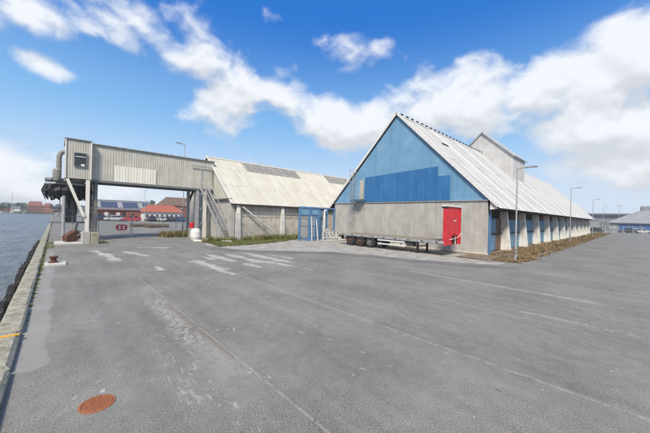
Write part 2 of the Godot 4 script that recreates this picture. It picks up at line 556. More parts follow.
func put_mark(x: int, y: int, c: Color, a: float) -> void:
	if x < 3 or y < 3 or x >= GN - 3 or y >= GN - 3 or a <= 0.01:
		return
	var o := (y * GN + x) * 4
	var old := marks[o + 3] / 255.0
	var na := a + old * (1.0 - a)
	var w := a / na
	marks[o] = int(lerpf(marks[o], c.r8, w))
	marks[o + 1] = int(lerpf(marks[o + 1], c.g8, w))
	marks[o + 2] = int(lerpf(marks[o + 2], c.b8, w))
	marks[o + 3] = int(na * 255.0)

# worn stroke from a to b (world x, z), broken up by grain; wear 0 = solid, 1 = nearly gone
func stroke(a: Vector2, b: Vector2, half: float, lin: Color, alpha: float, wear := 0.5, soft := 0.5, ragged := 1.1) -> void:
	var c := lin.linear_to_srgb()
	var sx := GN / GW
	var sz := GN / GH
	var x0 := int((minf(a.x, b.x) - half * 1.5 - GX) * sx)
	var x1 := int((maxf(a.x, b.x) + half * 1.5 - GX) * sx)
	var z0 := int((minf(a.y, b.y) - half * 1.5 - GZ) * sz)
	var z1 := int((maxf(a.y, b.y) + half * 1.5 - GZ) * sz)
	var d := b - a
	var l2 := maxf(d.length_squared(), 1e-6)
	for j in range(maxi(z0, 0), mini(z1 + 1, GN)):
		for i in range(maxi(x0, 0), mini(x1 + 1, GN)):
			var p := Vector2(i / sx + GX, j / sz + GZ)
			var t := clampf((p - a).dot(d) / l2, 0, 1)
			var dist := p.distance_to(a + d * t) / half
			var k := (j & 511) * 512 + (i & 511)
			var n := mark_noise[k] / 255.0
			var n2 := mark_noise2[((j >> 2) & 511) * 512 + ((i >> 2) & 511)] / 255.0
			dist += (n2 - 0.5) * ragged + (n - 0.5) * ragged * 0.45
			if dist > 1.0:
				continue
			var e := clampf((1.0 - dist) / soft, 0, 1)
			var n3 := mark_noise[((j * 3) & 511) * 512 + ((i * 3) & 511)] / 255.0
			var keep := smoothstep(wear - 0.16, wear + 0.16, n * 0.45 + n2 * 0.25 + n3 * 0.3)
			put_mark(i, j, c, alpha * e * keep)

func make_ground() -> void:
	marks = PackedByteArray()
	marks.resize(GN * GN * 4)
	mark_noise = noise_bytes(512, 512, 512, 0.06, 301, 4)
	mark_noise2 = noise_bytes(512, 512, 512, 0.02, 302, 4)
	var pale := Color(0.42, 0.41, 0.385)
	var dust := Color(0.33, 0.315, 0.285)
	var dark := Color(0.085, 0.085, 0.085)
	# smooth cement strip behind the kerb
	for k in 9:
		var z := -24.5 + k * 1.95
		stroke(Vector2(-0.28, z), Vector2(-0.26, z + 2.1), 0.26 + 0.05 * sin(k * 2.3), Color(0.275, 0.272, 0.258), 0.7, 0.22, 0.3)
	# old crane track: filled groove with worn, pale margins
	stroke(Vector2(2.30, -11.5), Vector2(2.20, -4.6), 0.42, dust, 0.55, 0.46, 0.8)
	stroke(Vector2(2.15, -9.5), Vector2(2.1, -6.0), 0.30, pale, 0.6, 0.52, 0.8)
	stroke(Vector2(2.38, -9.0), Vector2(2.42, -5.0), 0.12, Color(0.17, 0.13, 0.10), 0.6, 0.42, 0.8)
	stroke(Vector2(2.44, -13), Vector2(2.46, 2.0), 0.03, Color(0.33, 0.315, 0.28), 0.6, 0.42, 0.6)
	stroke(Vector2(2.50, -13), Vector2(2.52, 2.0), 0.016, dark, 0.35, 0.46, 0.6)
	stroke(Vector2(2.45, -25), Vector2(2.44, -13), 0.05, Color(0.30, 0.29, 0.265), 0.45, 0.52, 0.7)
	for k in 44:
		var z := -6.4 + rng.randf() * 3.6
		var x := 1.62 + rng.randf_range(-0.28, 0.26)
		stroke(Vector2(x, z), Vector2(x + rng.randf_range(-.05, .05), z + rng.randf_range(0.03, 0.40)), rng.randf_range(0.015, 0.045), Color(0.42, 0.415, 0.395), 0.6, 0.52, 0.8, 1.6)
	# seams of the paving lanes
	stroke(Vector2(5.72, -24), Vector2(5.86, 1.5), 0.035, Color(0.36, 0.345, 0.31), 0.7, 0.42, 0.6)
	stroke(Vector2(5.66, -24), Vector2(5.80, 1.5), 0.14, Color(0.25, 0.25, 0.24), 0.35, 0.45, 0.9)
	stroke(Vector2(12.95, -7.6), Vector2(13.03, -1.0), 0.15, Color(0.45, 0.44, 0.41), 0.65, 0.42, 0.8)
	stroke(Vector2(13.03, -1.0), Vector2(13.06, 3.0), 0.12, Color(0.40, 0.395, 0.37), 0.45, 0.5, 0.9)
	stroke(Vector2(9.95, -2.2), Vector2(10.2, 2.5), 0.14, Color(0.42, 0.415, 0.39), 0.6, 0.46, 0.9)
	stroke(Vector2(15.6, -5.0), Vector2(15.7, 3.5), 0.09, Color(0.40, 0.395, 0.37), 0.6, 0.5, 0.6)
	stroke(Vector2(9.2, -6.0), Vector2(9.4, -1.0), 0.06, Color(0.36, 0.355, 0.34), 0.45, 0.5, 0.7)
	# pale cement patches across the yard
	for q in [[5.75, -16.2, 5.65, -13.2, .34], [5.5, -13.0, 5.7, -11.9, .2], [7.0, -18.6, 7.3, -15.2, .26], [8.2, -18.0, 8.3, -14.2, .3], [9.3, -18.8, 9.65, -13.0, .34], [8.7, -13.8, 9.1, -10.8, .22], [7.4, -13.9, 7.5, -12.8, .2], [6.5, -17.6, 6.6, -16.4, .2], [3.6, -15.6, 3.55, -14.6, .16], [2.2, -21.5, 2.4, -18.8, .3], [1.9, -23.5, 2.1, -21.6, .25], [10.3, -16.6, 10.5, -14.2, .2], [3.3, -22.3, 3.9, -19.6, .2], [4.4, -24.4, 6.2, -23.4, .3]]:
		stroke(Vector2(q[0], q[1]), Vector2(q[2], q[3]), q[4], Color(0.50, 0.485, 0.45), 0.9, 0.40, 0.7, 3.0)
	# darker repairs and tyre marks
	for q in [[3.8, -12, 4.2, -3.0, .5], [7.5, -11, 8.2, -2.0, .6], [11.2, -12, 11.6, -3, .55], [12.4, -15, 15.8, -4, .5], [0.9, -12, 1.0, -3.5, .45], [17.2, -4.5, 17.8, 4, .7]]:
		stroke(Vector2(q[0], q[1]), Vector2(q[2], q[3]), q[4], Color(0.135, 0.137, 0.137), 0.32, 0.40, 1.0)
	for q in [[4.8, -10, 5.0, -2.0, .5], [6.8, -9.5, 7.0, -3.0, .5], [0.7, -9, 0.75, -4.0, .35], [10.8, -9, 11.2, -1, .5], [14.2, -7, 14.6, 2, .6], [18.6, -5, 19, 4, .8]]:
		stroke(Vector2(q[0], q[1]), Vector2(q[2], q[3]), q[4], Color(0.27, 0.27, 0.262), 0.30, 0.44, 1.0)
	for k in 16:
		var r := 16.0 + k * 0.9 + rng.randf()
		var c0 := Vector2(24.0, 12.0)
		var prev := Vector2.ZERO
		for s in 12:
			var a := PI + 0.25 + s * 0.075 + rng.randf() * 0.004
			var p := c0 + Vector2(cos(a), sin(a)) * r
			if s > 0 and k % 2 == 0:
				stroke(prev, p, 0.07 + 0.03 * (k % 3), Color(0.29, 0.288, 0.28) if k % 4 == 0 else dark, 0.22, 0.48, 1.0)
			prev = p
	# fresher, darker asphalt along the apron edge
	for q in [[8.2, -23.0, 9.2, -19.2], [9.2, -19.2, 12.0, -16.6], [12.0, -16.6, 14.4, -14.8], [14.4, -14.8, 15.4, -11.8], [15.4, -11.8, 16.2, -9.2], [16.2, -9.2, 17.6, -6.2], [17.6, -6.2, 18.6, -4.6]]:
		stroke(Vector2(q[0], q[1]), Vector2(q[2], q[3]), 0.75, Color(0.115, 0.116, 0.115), 0.6, 0.30, 0.7)
	for k in 150:
		var p := Vector2(rng.randf_range(0.5, 20), rng.randf_range(-18, 3))
		var l := rng.randf_range(0.4, 2.2)
		var a := rng.randfn(PI / 2, 0.25)
		stroke(p, p + Vector2(cos(a), sin(a)) * l, rng.randf_range(0.02, 0.09), Color(0.31, 0.305, 0.285) if k % 3 else Color(0.12, 0.12, 0.118), 0.35, 0.5, 0.9)
	# cracks
	for k in 4:
		var p := Vector2(rng.randf_range(0.8, 14), rng.randf_range(-14, -3))
		var a := rng.randf() * TAU
		for s in 14:
			a += rng.randf_range(-0.5, 0.5)
			var q := p + Vector2(cos(a), sin(a)) * 0.22
			stroke(p, q, 0.012, dark, 0.4, 0.4, 0.6)
			p = q
	# gull droppings, grit and scraps of cement
	for k in 520:
		var p := Vector2(rng.randf_range(0.2, 17), rng.randf_range(-20, 1))
		stroke(p, p + Vector2(rng.randf_range(-.05, .05), rng.randf_range(-.06, .06)), rng.randf_range(0.008, 0.022), Color(0.42, 0.415, 0.40) if k % 4 else Color(0.09, 0.08, 0.07), 0.8, 0.2, 0.5)
	for k in 8:
		var p := Vector2(rng.randf_range(0.4, 4.5), rng.randf_range(-9, -3.5))
		stroke(p, p + Vector2(rng.randf_range(-.06, .06), rng.randf_range(-.2, .2)), rng.randf_range(0.02, 0.035), Color(0.50, 0.50, 0.48), 0.7, 0.45, 0.6)
	var mm: StandardMaterial3D = M.asphalt.duplicate()
	mm.resource_name = "asphalt_marked"
	mm.detail_enabled = true
	mm.detail_albedo = ImageTexture.create_from_image(Image.create_from_data(GN, GN, false, Image.FORMAT_RGBA8, marks))
	mm.detail_uv_layer = BaseMaterial3D.DETAIL_UV_2
	mm.detail_blend_mode = BaseMaterial3D.BLEND_MODE_MIX
	var am := ArrayMesh.new()
	var st := mb()
	var cs := [V(GX, 0, GZ), V(GX + GW, 0, GZ), V(GX + GW, 0, GZ + GH), V(GX, 0, GZ + GH)]
	var uv := [Vector2(0, 0), Vector2(1, 0), Vector2(1, 1), Vector2(0, 1)]
	for k in [0, 1, 2, 0, 2, 3]:
		st.set_normal(Vector3.UP)
		st.set_uv2(uv[k])
		st.add_vertex(cs[k])
	st.set_material(mm)
	st.commit(am)
	st = mb()
	var x1 := GX + GW
	for r in [[GX, x1, -335.0, GZ], [GX, x1, GZ + GH, 160.0], [x1, 900.0, -335.0, 160.0]]:
		quad(st, V(r[0], 0, r[2]), V(r[1], 0, r[2]), V(r[1], 0, r[3]), V(r[0], 0, r[3]), Vector3.UP)
	st.set_material(M.asphalt)
	st.commit(am)
	var o := MeshInstance3D.new()
	o.name = "ground"
	o.mesh = am
	o.set_meta("kind", "structure")
	add_child(o)
	# cement apron in front of the blue gable
	st = mb()
	var edge := []
	var way := [Vector2(9.0, -23.4), Vector2(9.9, -19.7), Vector2(12.6, -17.2), Vector2(15.1, -15.2), Vector2(16.2, -12.0), Vector2(17.0, -9.4), Vector2(18.4, -6.6), Vector2(19.4, -5.4)]
	for k in way.size() - 1:
		for s in 12:
			var p: Vector2 = way[k].lerp(way[k + 1], s / 12.0)
			edge.append(p + Vector2(rng.randf_range(-.1, .1), rng.randf_range(-.08, .08)))
	edge.append_array([Vector2(21.6, -5.6), Vector2(23.5, -7.5), Vector2(23.9, -24.6), Vector2(10.0, -27.2)])
	var idx := Geometry2D.triangulate_polygon(PackedVector2Array(edge))
	for k in range(0, idx.size(), 3):
		var a: Vector2 = edge[idx[k]]
		var b: Vector2 = edge[idx[k + 1]]
		var c: Vector2 = edge[idx[k + 2]]
		tri(st, V(a.x, .006, a.y), V(b.x, .006, b.y), V(c.x, .006, c.y), Vector3.UP)
	setting(st, "apron", M.apron)
	# strip of soil along the warehouse
	st = mb()
	var prev := Vector2.ZERO
	for k in 160:
		var x := 20.6 + k * 0.5
		var z := -4.75 + 0.22 * sin(k * 0.9) + rng.randf_range(-.14, .14) - maxf(0.0, 22.4 - x) * 0.5
		if k > 0:
			quad(st, V(prev.x, .012, prev.y), V(x, .012, z), V(x, .05, -7.2), V(prev.x, .05, -7.2), Vector3.UP)
			quad(st, V(prev.x, .05, -7.2), V(x, .05, -7.2), V(x, .05, -8.6), V(prev.x, .05, -8.6), Vector3.UP)
		prev = Vector2(x, z)
	setting(st, "verge", M.soil)
	# soil under the weeds at the pale shed
	st = mb()
	var wv := [Vector2(9.4, -22.4), Vector2(13.0, -22.9), Vector2(16.5, -24.0), Vector2(19.2, -25.4), Vector2(20.2, -27.0), Vector2(12.6, -27.0), Vector2(9.8, -26.6)]
	for k in range(1, wv.size() - 1):
		tri(st, V(wv[0].x, .012, wv[0].y), V(wv[k].x, .012, wv[k].y), V(wv[k + 1].x, .012, wv[k + 1].y), Vector3.UP)
	setting(st, "verge", M.soil)

func make_water() -> void:
	var st := mb()
	var f := FastNoiseLite.new()
	f.seed = 77
	f.frequency = 0.16
	f.fractal_octaves = 3
	var f2 := FastNoiseLite.new()
	f2.seed = 78
	f2.frequency = 0.55
	f2.fractal_octaves = 2
	var nx := 110
	var nz := 330
	var P := []
	var N := []
	for j in nz + 1:
		var z := 6.0 - pow(float(j) / nz, 1.6) * 330.0
		var row := PackedVector3Array()
		for i in nx + 1:
			var x := -0.7 - pow(float(i) / nx, 1.5) * 60.0
			var y := -1.3 + 0.17 * f.get_noise_2d(x * 1.7 + z * 0.3, z) + 0.075 * f2.get_noise_2d(x * 1.3, z)
			row.append(V(x, y, z))
		P.append(row)
	for j in nz + 1:
		var row := PackedVector3Array()
		for i in nx + 1:
			var dx: Vector3 = P[j][mini(i + 1, nx)] - P[j][maxi(i - 1, 0)]
			var dz: Vector3 = P[mini(j + 1, nz)][i] - P[maxi(j - 1, 0)][i]
			var n := dx.cross(dz).normalized()
			row.append(n if n.y > 0 else -n)
		N.append(row)
	for j in nz:
		for i in nx:
			tri(st, P[j][i], P[j][i + 1], P[j + 1][i + 1], Vector3.UP, N[j][i], N[j][i + 1], N[j + 1][i + 1])
			tri(st, P[j][i], P[j + 1][i + 1], P[j + 1][i], Vector3.UP, N[j][i], N[j + 1][i + 1], N[j + 1][i])
	quad(st, V(-60.7, -1.3, 6), V(-900, -1.3, 6), V(-900, -1.3, -324), V(-60.7, -1.3, -324), Vector3.UP)
	quad(st, V(-0.7, -1.3, 6), V(-900, -1.3, 6), V(-900, -1.3, 160), V(-0.7, -1.3, 160), Vector3.UP)
	setting(st, "water", M.water)

func make_quay() -> void:
	var st := mb()
	box(st, V(-0.66, -1.64, -80), V(0.36, 3.0, 340))
	setting(st, "quay_wall", M.quay_wall)
	# coping of separate concrete kerb blocks
	var kerb := Node3D.new()
	kerb.name = "quay_kerb"
	kerb.set_meta("kind", "structure")
	add_child(kerb)
	var meshes := []
	for k in 3:
		st = mb()
		block(st, V(0, 0, 0), V(0.37, 0.26, 1.985), 0.035 + 0.012 * k)
		meshes.append(st.commit())
	for k in 70:
		var t := Transform3D(Basis(Vector3.UP, rng.randf_range(-.004, .004)), V(-0.655 + rng.randf_range(-.008, .008), 0.0 + rng.randf_range(-.006, .006), 2.4 - k * 2.0))
		place(meshes[k % 3], "kerb_block", M.kerb, kerb, t)
	st = mb()
	box(st, V(-0.655, 0.138, -8.2), V(0.36, 0.014, 0.08))
	var yl := build(st, "painted_line", M.yellow)
	tag(yl, "yellow line painted across the quay kerb", "painted line")
	# tyre fenders
	st = mb()
	var prof := []
	for k in 17:
		var a := TAU * k / 16.0
		prof.append(Vector2(0.36 + 0.155 * cos(a), 0.15 * sin(a)))
	lathe(st, Vector3.ZERO, Vector3.RIGHT, prof, 24)
	for k in 30:
		var a := TAU * k / 30.0
		box(st, V(0, cos(a) * 0.515, sin(a) * 0.515), V(0.22, 0.02, 0.045), Basis(Vector3.RIGHT, a))
	var tyre := st.commit()
	st = mb()
	tube(st, [V(0.06, 0.62, 0.05), V(-0.02, 0.4, 0.03), V(-0.16, 0.16, 0)], 0.012, 5)
	var chain := st.commit()
	for k in 26:
		var z := -5.1 - k * 1.12 + rng.randf_range(-.12, .12)
		var r := thing("tyre_fender", "black tyre hung as a fender on the quay wall beside the water", "tyre", V(-0.99 + rng.randf_range(-.03, .02), -0.42 + rng.randf_range(-.09, .07), z), rng.randf_range(-.12, .12), "tyre fenders along the quay wall")
		r.scale = V(0.8, 0.8, 0.8)
		place(tyre, "tyre", M.rubber, r, Transform3D(Basis(Vector3.BACK, rng.randf_range(-.1, .14)), Vector3.ZERO))
		place(chain, "chain", M.steel_dark, r, Transform3D())
	# bollard on its pad
	st = mb()
	block(st, Vector3.ZERO, V(0.75, 0.10, 0.9), 0.03)
	var pad := build(st, "concrete_pad", M.pale_concrete)
	pad.position = V(0.05, 0.05, -18.6)
	tag(pad, "low pale concrete pad under the rusty bollard by the kerb", "concrete pad")
	var bo := thing("mooring_bollard", "rusty mooring bollard on a concrete pad by the quay kerb", "bollard", V(-0.03, 0.1, -18.6))
	bo.scale = V(0.78, 0.75, 0.78)
	st = mb()
	lathe(st, Vector3.ZERO, Vector3.UP, [Vector2(0.0, 0.0), Vector2(0.24, 0), Vector2(0.24, 0.05), Vector2(0.15, 0.08), Vector2(0.13, 0.24)], 20)
	build(st, "base", M.rust, bo)
	st = mb()
	lathe(st, Vector3.ZERO, Vector3.UP, [Vector2(0.13, 0.24), Vector2(0.21, 0.30), Vector2(0.22, 0.36), Vector2(0.15, 0.41), Vector2(0.0, 0.42)], 20)
	build(st, "head", M.rust, bo)
	# rusty manhole cover
	var mh := thing("manhole_cover", "round rusty manhole cover set in the asphalt near the quay", "manhole cover", V(0.46, 0.0, -4.89))
	mh.scale = V(0.86, 1, 0.86)
	var c0 := Vector3.ZERO
	st = mb()
	lathe(st, c0, Vector3.UP, [Vector2(0.235, 0.0), Vector2(0.232, 0.012), Vector2(0.200, 0.014), Vector2(0.198, 0.004)], 36)
	build(st, "ring", M.cover_rust, mh)
	st = mb()
	lathe(st, c0, Vector3.UP, [Vector2(0.192, 0.0), Vector2(0.190, 0.012), Vector2(0.0, 0.012)], 36)
	build(st, "lid", M.cover_rust, mh)
	st = mb()
	for i in range(-6, 7):
		for j in range(-6, 7):
			var p := Vector2(i, j) * 0.027
			if p.length() < 0.172:
				box(st, V(p.x, 0.014, p.y), V(0.015, 0.006, 0.015), Basis(Vector3.UP, 0.78 * ((i + j) % 2)))
	build(st, "stud_pattern", M.cover_rust, mh)

# ---------------------------------------------------------------- blue warehouse
const WX := 23.72
const WL := 95.4
const WR := -15.76
const WN := -7.62
const WF := -23.9
const RIDGE := 12.62

func wroof(z: float) -> float:
	return RIDGE - absf(z - WR) * 1.008

func make_warehouse() -> void:
	var wh := thing("blue_warehouse", "long warehouse with light blue gable, concrete base and white corrugated roof", "warehouse", V(WX, 0, WR))
	var O := V(WX, 0, WR)
	var B := func(st: SurfaceTool, called: String, m: Material, par: Node = null) -> MeshInstance3D:
		var o := build(st, called, m, wh if par == null else par)
		if par == null: o.position = -O
		return o
	var st := mb()
	# concrete gable base: cast panels with open joints, backed by a wall
	box(st, V(WX + 0.34, 2.08, WR), V(0.2, 4.16, 16.0))
	B.call(st, "backing_wall", M.concrete_dark)
	var n := 8
	var pw := (WN - WF) / n
	for k in n:
		st = mb()
		block(st, V(WX + 0.12 + 0.006 * sin(k * 2.1), 2.06, WF + pw * (k + 0.5)), V(0.24, 4.12, pw - 0.018), 0.008)
		B.call(st, "wall_panel", M.concrete)
	st = mb()
	box(st, V(WX - 0.03, 4.15, WR), V(0.14, 0.06, 16.3))
	B.call(st, "flashing", M.steel)
	st = mb()
	for k in 32:
		for y in [1.1, 2.3, 3.45]:
			lathe(st, V(WX - 0.004, y + 0.02 * sin(k * 3.0), WF + 0.25 + k * 0.508), Vector3.LEFT, [Vector2(0.028, -0.01), Vector2(0.026, 0.006), Vector2(0, 0.006)], 6)
	B.call(st, "tie_hole_plugs", M.concrete_dark).set_meta("kind", "stuff")
	# ragged concrete plinth at the corner and along the foot
	for k in 14:
		st = mb()
		block(st, V(WX - 0.06, 0.05, WF + 0.6 + k * 1.17), V(0.22 + 0.05 * sin(k * 1.7), 0.22 + 0.06 * sin(k * 2.9), 1.15), 0.03, Basis(Vector3.UP, 0.01 * sin(k * 4.0)))
		B.call(st, "plinth_block", M.concrete_dark)
	# light blue cladding above
	var cw := 1.0
	var z := WF - 0.15
	var k2 := 0
	while z < WN + 0.14:
		var w1 := minf(cw, WN + 0.15 - z)
		var zz := z
		var prof := ribs(w1, 0.2, 0.02, 0.4)
		# split at the ridge so the top follows the slope
		prof.append(Vector2(clampf(WR - zz, 0, w1), 0))
		prof.sort_custom(func(a, b): return a.x < b.x)
		st = mb()
		sheet(st, V(WX + 0.05, 0, zz), Vector3.BACK, Vector3.UP, Vector3.LEFT, prof, func(_s): return 4.19, func(s): return maxf(4.2, wroof(zz + s) - 0.06))
		B.call(st, "cladding_sheet", M.light_blue if (k2 * 7) % 3 else M.light_blue_faded)
		z += cw
		k2 += 1
	# darker blue sheets covering the middle
	for seg in [[-19.47, -11.56, 8], [-11.56, -10.5, 1]]:
		for k in seg[2]:
			var a: float = lerpf(seg[0], seg[1], float(k) / seg[2])
			var w2: float = (seg[1] - seg[0]) / seg[2]
			var tp := func(s): return (6.78 + (a + s + 19.47) / 7.91 * 0.34) if seg[2] > 1 else 6.28
			st = mb()
			sheet(st, V(WX - 0.025, 0, a), Vector3.BACK, Vector3.UP, Vector3.LEFT, ribs(w2, 0.2, 0.02, 0.4), func(_s): return 4.22, tp)
			B.call(st, "dark_blue_sheet", M.dark_blue)
	# verge boards of the front gable
	for s in [1.0, -1.0]:
		st = mb()
		var tip := V(WX - 0.14, RIDGE + 0.04, WR)
		var foot := V(WX - 0.14, wroof(WN + 0.77) + 0.04, WR + s * (WN + 0.77 - WR))
		bar(st, tip, foot, 0.06, 0.24, V(0, 1, 0))
		B.call(st, "verge_board", M.white_paint)
	# roof deck
	st = mb()
	prism(st, V(WX - 0.08, 0, 0), Vector3.BACK, Vector3.UP, PackedVector2Array([Vector2(WR, RIDGE - 0.10), Vector2(WN + 0.72, wroof(WN + 0.72) - 0.10), Vector2(WN + 0.72, wroof(WN + 0.72) - 0.20), Vector2(WR, RIDGE - 0.2), Vector2(WF - 0.72, wroof(WF - 0.72) - 0.20), Vector2(WF - 0.72, wroof(WF - 0.72) - 0.10)]), V(WL - WX + 0.5, 0, 0))
	B.call(st, "roof_deck", M.dark_board)
	# corrugated sheets: rows from eave to ridge, narrow bright strips between
	var sn := V(0, 1, 1.008).normalized()
	var down := V(0, -1.008, 1).normalized()
	var slope := (WN + 0.80 - WR) * sqrt(1.0 + 1.008 * 1.008)
	var bays := 12
	var bay := (WL - WX + 0.55) / bays
	var rows := 4
	var lane_meshes := {}
	for q in bays:
		for c in 4:
			var x0: float = WX - 0.14 + q * bay + (0.0 if c == 0 else 0.56 + (c - 1) * (bay - 0.56) / 3.0)
			var w3: float = 0.56 if c == 0 else (bay - 0.56) / 3.0
			for r in rows:
				var l0 := slope * r / rows
				var l1 := slope * (r + 1) / rows + (0.12 if r < rows - 1 else 0.0)
				var key := "%d_%d" % [0 if c == 0 else 1, 0 if r < rows - 1 else 1]
				if not lane_meshes.has(key):
					st = mb()
					var wav := waves(w3 + 0.05, 0.18, 0.02)
					var ln := l1 - l0
					sheet(st, Vector3.ZERO, Vector3.RIGHT, down, sn, wav, func(_s): return 0.0, func(_s): return ln, 0.0, 0.016)
					# sheet edge at the lower end
					for i in wav.size() - 1:
						var pa: Vector3 = Vector3.RIGHT * wav[i].x + down * ln + sn * (wav[i].y + 0.016)
						var pb: Vector3 = Vector3.RIGHT * wav[i + 1].x + down * ln + sn * (wav[i + 1].y + 0.016)
						quad(st, pa, pb, pb - sn * 0.02, pa - sn * 0.02, down)
					lane_meshes[key] = st.commit()
				var m: Material = M.roof_white if c == 0 else (M.roof_grey if (q * 3 + c + r) % 3 else M.roof_grey_b)
				var off := V(x0, RIDGE - 0.055, WR) + down * l0 + sn * (0.012 if c == 0 else 0.003 * ((q + c + r) % 3)) - O
				place(lane_meshes[key], "rooflight_strip" if c == 0 else "roof_sheet", m, wh, Transform3D(Basis(sn, rng.randf_range(-.0012, .0012)), off))
	# slope on the far side
	st = mb()
	sheet(st, V(WX - 0.14, RIDGE - 0.055, WR), Vector3.RIGHT, V(0, -1.008, -1).normalized(), V(0, 1, -1.008).normalized(), waves(WL - WX + 0.55, 0.245, 0.026), func(_s): return 0.0, func(_s): return slope)
	B.call(st, "rear_roof_slope", M.roof_grey)
	# ridge capping and its dark vent blocks
	var capx := WX - 0.14
	var cap := mb()
	for s in [1.0, -1.0]:
		var d2 := V(0, -1.008, s).normalized()
		quad(cap, V(0, 0.02, 0), V(2.45, 0.02, 0), V(2.45, 0.02, 0) + d2 * 0.36, V(0, 0.02, 0) + d2 * 0.36, V(0, 1, s))
	var cm := cap.commit()
	while capx < WL:
		place(cm, "ridge_cap", M.roof_white, wh, Transform3D(Basis(), V(capx, RIDGE + 0.01 + 0.004 * sin(capx), WR) - O))
		capx += 2.45
	st = mb()
	block(st, Vector3.ZERO, V(0.42, 0.11, 0.2), 0.03)
	var vent := st.commit()
	for k in 24:
		place(vent, "ridge_vent", M.black, wh, Transform3D(Basis(), V(WX + 0.75 + k * 0.97, RIDGE + 0.08, WR) - O))
	st = mb()
	box(st, V(WX + 5.0, wroof(-13.3) + 0.03, -13.3), V(1.3, 0.05, 0.22), Basis(Vector3.RIGHT, 0.79))
	B.call(st, "roof_vent_slot", M.black)
	# head house on the ridge
	var hx := 45.9
	var hl := 6.0
	var hp := 15.5
	var zr := -11.7
	var zl := -19.8
	st = mb()
	prism(st, V(hx, 0, 0), Vector3.BACK, Vector3.UP, PackedVector2Array([Vector2(WR, hp), Vector2(zr, 11.75), Vector2(zr, wroof(zr) - 0.3), Vector2(WR, RIDGE - 0.4), Vector2(zl, wroof(zl) - 0.3), Vector2(zl, 11.75)]), V(hl, 0, 0))
	B.call(st, "head_house_wall", M.head_grey)
	for s in [[zr + 0.25, 11.55], [zl - 0.25, 11.55]]:
		st = mb()
		bar(st, V(hx + hl / 2, hp + 0.1, WR), V(hx + hl / 2, s[1], s[0]), hl + 0.5, 0.14, V(0, 1, 0))
		B.call(st, "head_house_roof", M.roof_grey_b)
	# long side: recessed boards between raking concrete fins
	st = mb()
	box(st, V((WX + WL) / 2 + 0.2, 1.8, -8.45), V(WL - WX - 0.6, 3.6, 0.12))
	B.call(st, "side_wall", M.dark_board)
	var fins := []
	for k in 12:
		fins.append(29.25 + k * 5.9)
	var bays_x := [WX + 0.5]
	bays_x.append_array(fins)
	for k in bays_x.size():
		var xa: float = bays_x[k] + 0.5 if k > 0 else WX + 0.45
		var xb: float = fins[k] if k < fins.size() else WL - 0.1
		if k < fins.size():
			xb = fins[k]
		var cnt := maxi(1, int((xb - xa) / 0.68))
		for c in cnt:
			var w4 := (xb - xa) / cnt
			var x := xa + w4 * c
			st = mb()
			box(st, V(x + w4 / 2, 1.45 + rng.randf_range(-.02, .02), -8.30 + rng.randf_range(-.015, .015)), V(w4 - 0.03, 2.7, 0.07))
			B.call(st, "board", M.board_brown if rng.randf() < 0.10 or k == 0 and c > cnt - 3 and c % 2 == 0 else M.board_blue)
		st = mb()
		box(st, V((xa + xb) / 2, 1.52, -8.22), V(xb - xa - 0.04, 0.12, 0.08))
		B.call(st, "cross_rail", M.dark_board)
		if k % 2 == 1 or k == 4:
			st = mb()
			box(st, V((xa + xb) / 2 + 0.4, 3.12, -8.26), V((xb - xa) * 0.5, 0.5, 0.06))
			B.call(st, "rusty_hatch", M.rust)
	for fx in fins:
		st = mb()
		prism(st, V(fx, 0, 0), Vector3.BACK, Vector3.UP, PackedVector2Array([Vector2(-8.4, -0.05), Vector2(-7.52, -0.05), Vector2(-7.58, 0.5), Vector2(-7.88, 3.55), Vector2(-8.4, 3.55)]), V(0.42, 0, 0))
		B.call(st, "buttress", M.white_render)
	for k in 13:
		st = mb()
		box(st, V(WX + 3.0 + k * 5.9, 3.52, -7.7), V(5.86, 0.14, 1.5))
		B.call(st, "eave_soffit", M.dark_board)
	for k in 24:
		st = mb()
		box(st, V(WX + 1.3 + k * 3.0, 3.60 + rng.randf_range(-.02, .02), -6.93), V(2.98, 0.13, 0.05))
		B.call(st, "fascia_board", M.board_brown if k % 3 else M.plank)
	# far gable wall
	st = mb()
	prism(st, V(WL - 0.3, 0, 0), Vector3.BACK, Vector3.UP, PackedVector2Array([Vector2(WF, 0), Vector2(WN - 0.3, 0), Vector2(WN - 0.3, wroof(WN) - 0.25), Vector2(WR, RIDGE - 0.25), Vector2(WF, wroof(WF) - 0.25)]), V(0.25, 0, 0))
	B.call(st, "rear_gable_wall", M.concrete)
	st = mb()
	box(st, V((WX + WL) / 2, 1.8, WF + 0.1), V(WL - WX - 1.2, 3.6, 0.2))
	B.call(st, "rear_side_wall", M.concrete)
	# boarded end of the eave at the near corner
	st = mb()
	prism(st, V(WX - 0.02, 0, 0), Vector3.BACK, Vector3.UP, PackedVector2Array([Vector2(WN + 0.15, 3.45), Vector2(WN + 0.70, 3.50), Vector2(WN + 0.70, wroof(WN + 0.70) - 0.06), Vector2(WN + 0.15, wroof(WN + 0.15) - 0.06)]), V(0.06, 0, 0))
	B.call(st, "eave_end_board", M.white_render)
	st = mb()
	box(st, V(WX + 0.5, 1.75, WN + 0.02), V(0.34, 3.4, 0.08))
	B.call(st, "corner_post", M.gate_blue)
	# gable ladder with hoops, landing and hatch
	var ld := Node3D.new()
	ld.name = "gable_ladder"
	wh.add_child(ld)
	ld.position = -O
	var lz := -20.75
	for s in [-0.24, 0.24]:
		st = mb()
		tube(st, [V(WX - 0.28, 0.5, lz + s), V(WX - 0.28, 7.7, lz + s)], 0.022, 6)
		build(st, "ladder_rail", M.steel, ld)
	for k in 24:
		st = mb()
		tube(st, [V(WX - 0.28, 0.7 + k * 0.29, lz - 0.24), V(WX - 0.28, 0.7 + k * 0.29, lz + 0.24)], 0.014, 5)
		build(st, "rung", M.steel, ld)
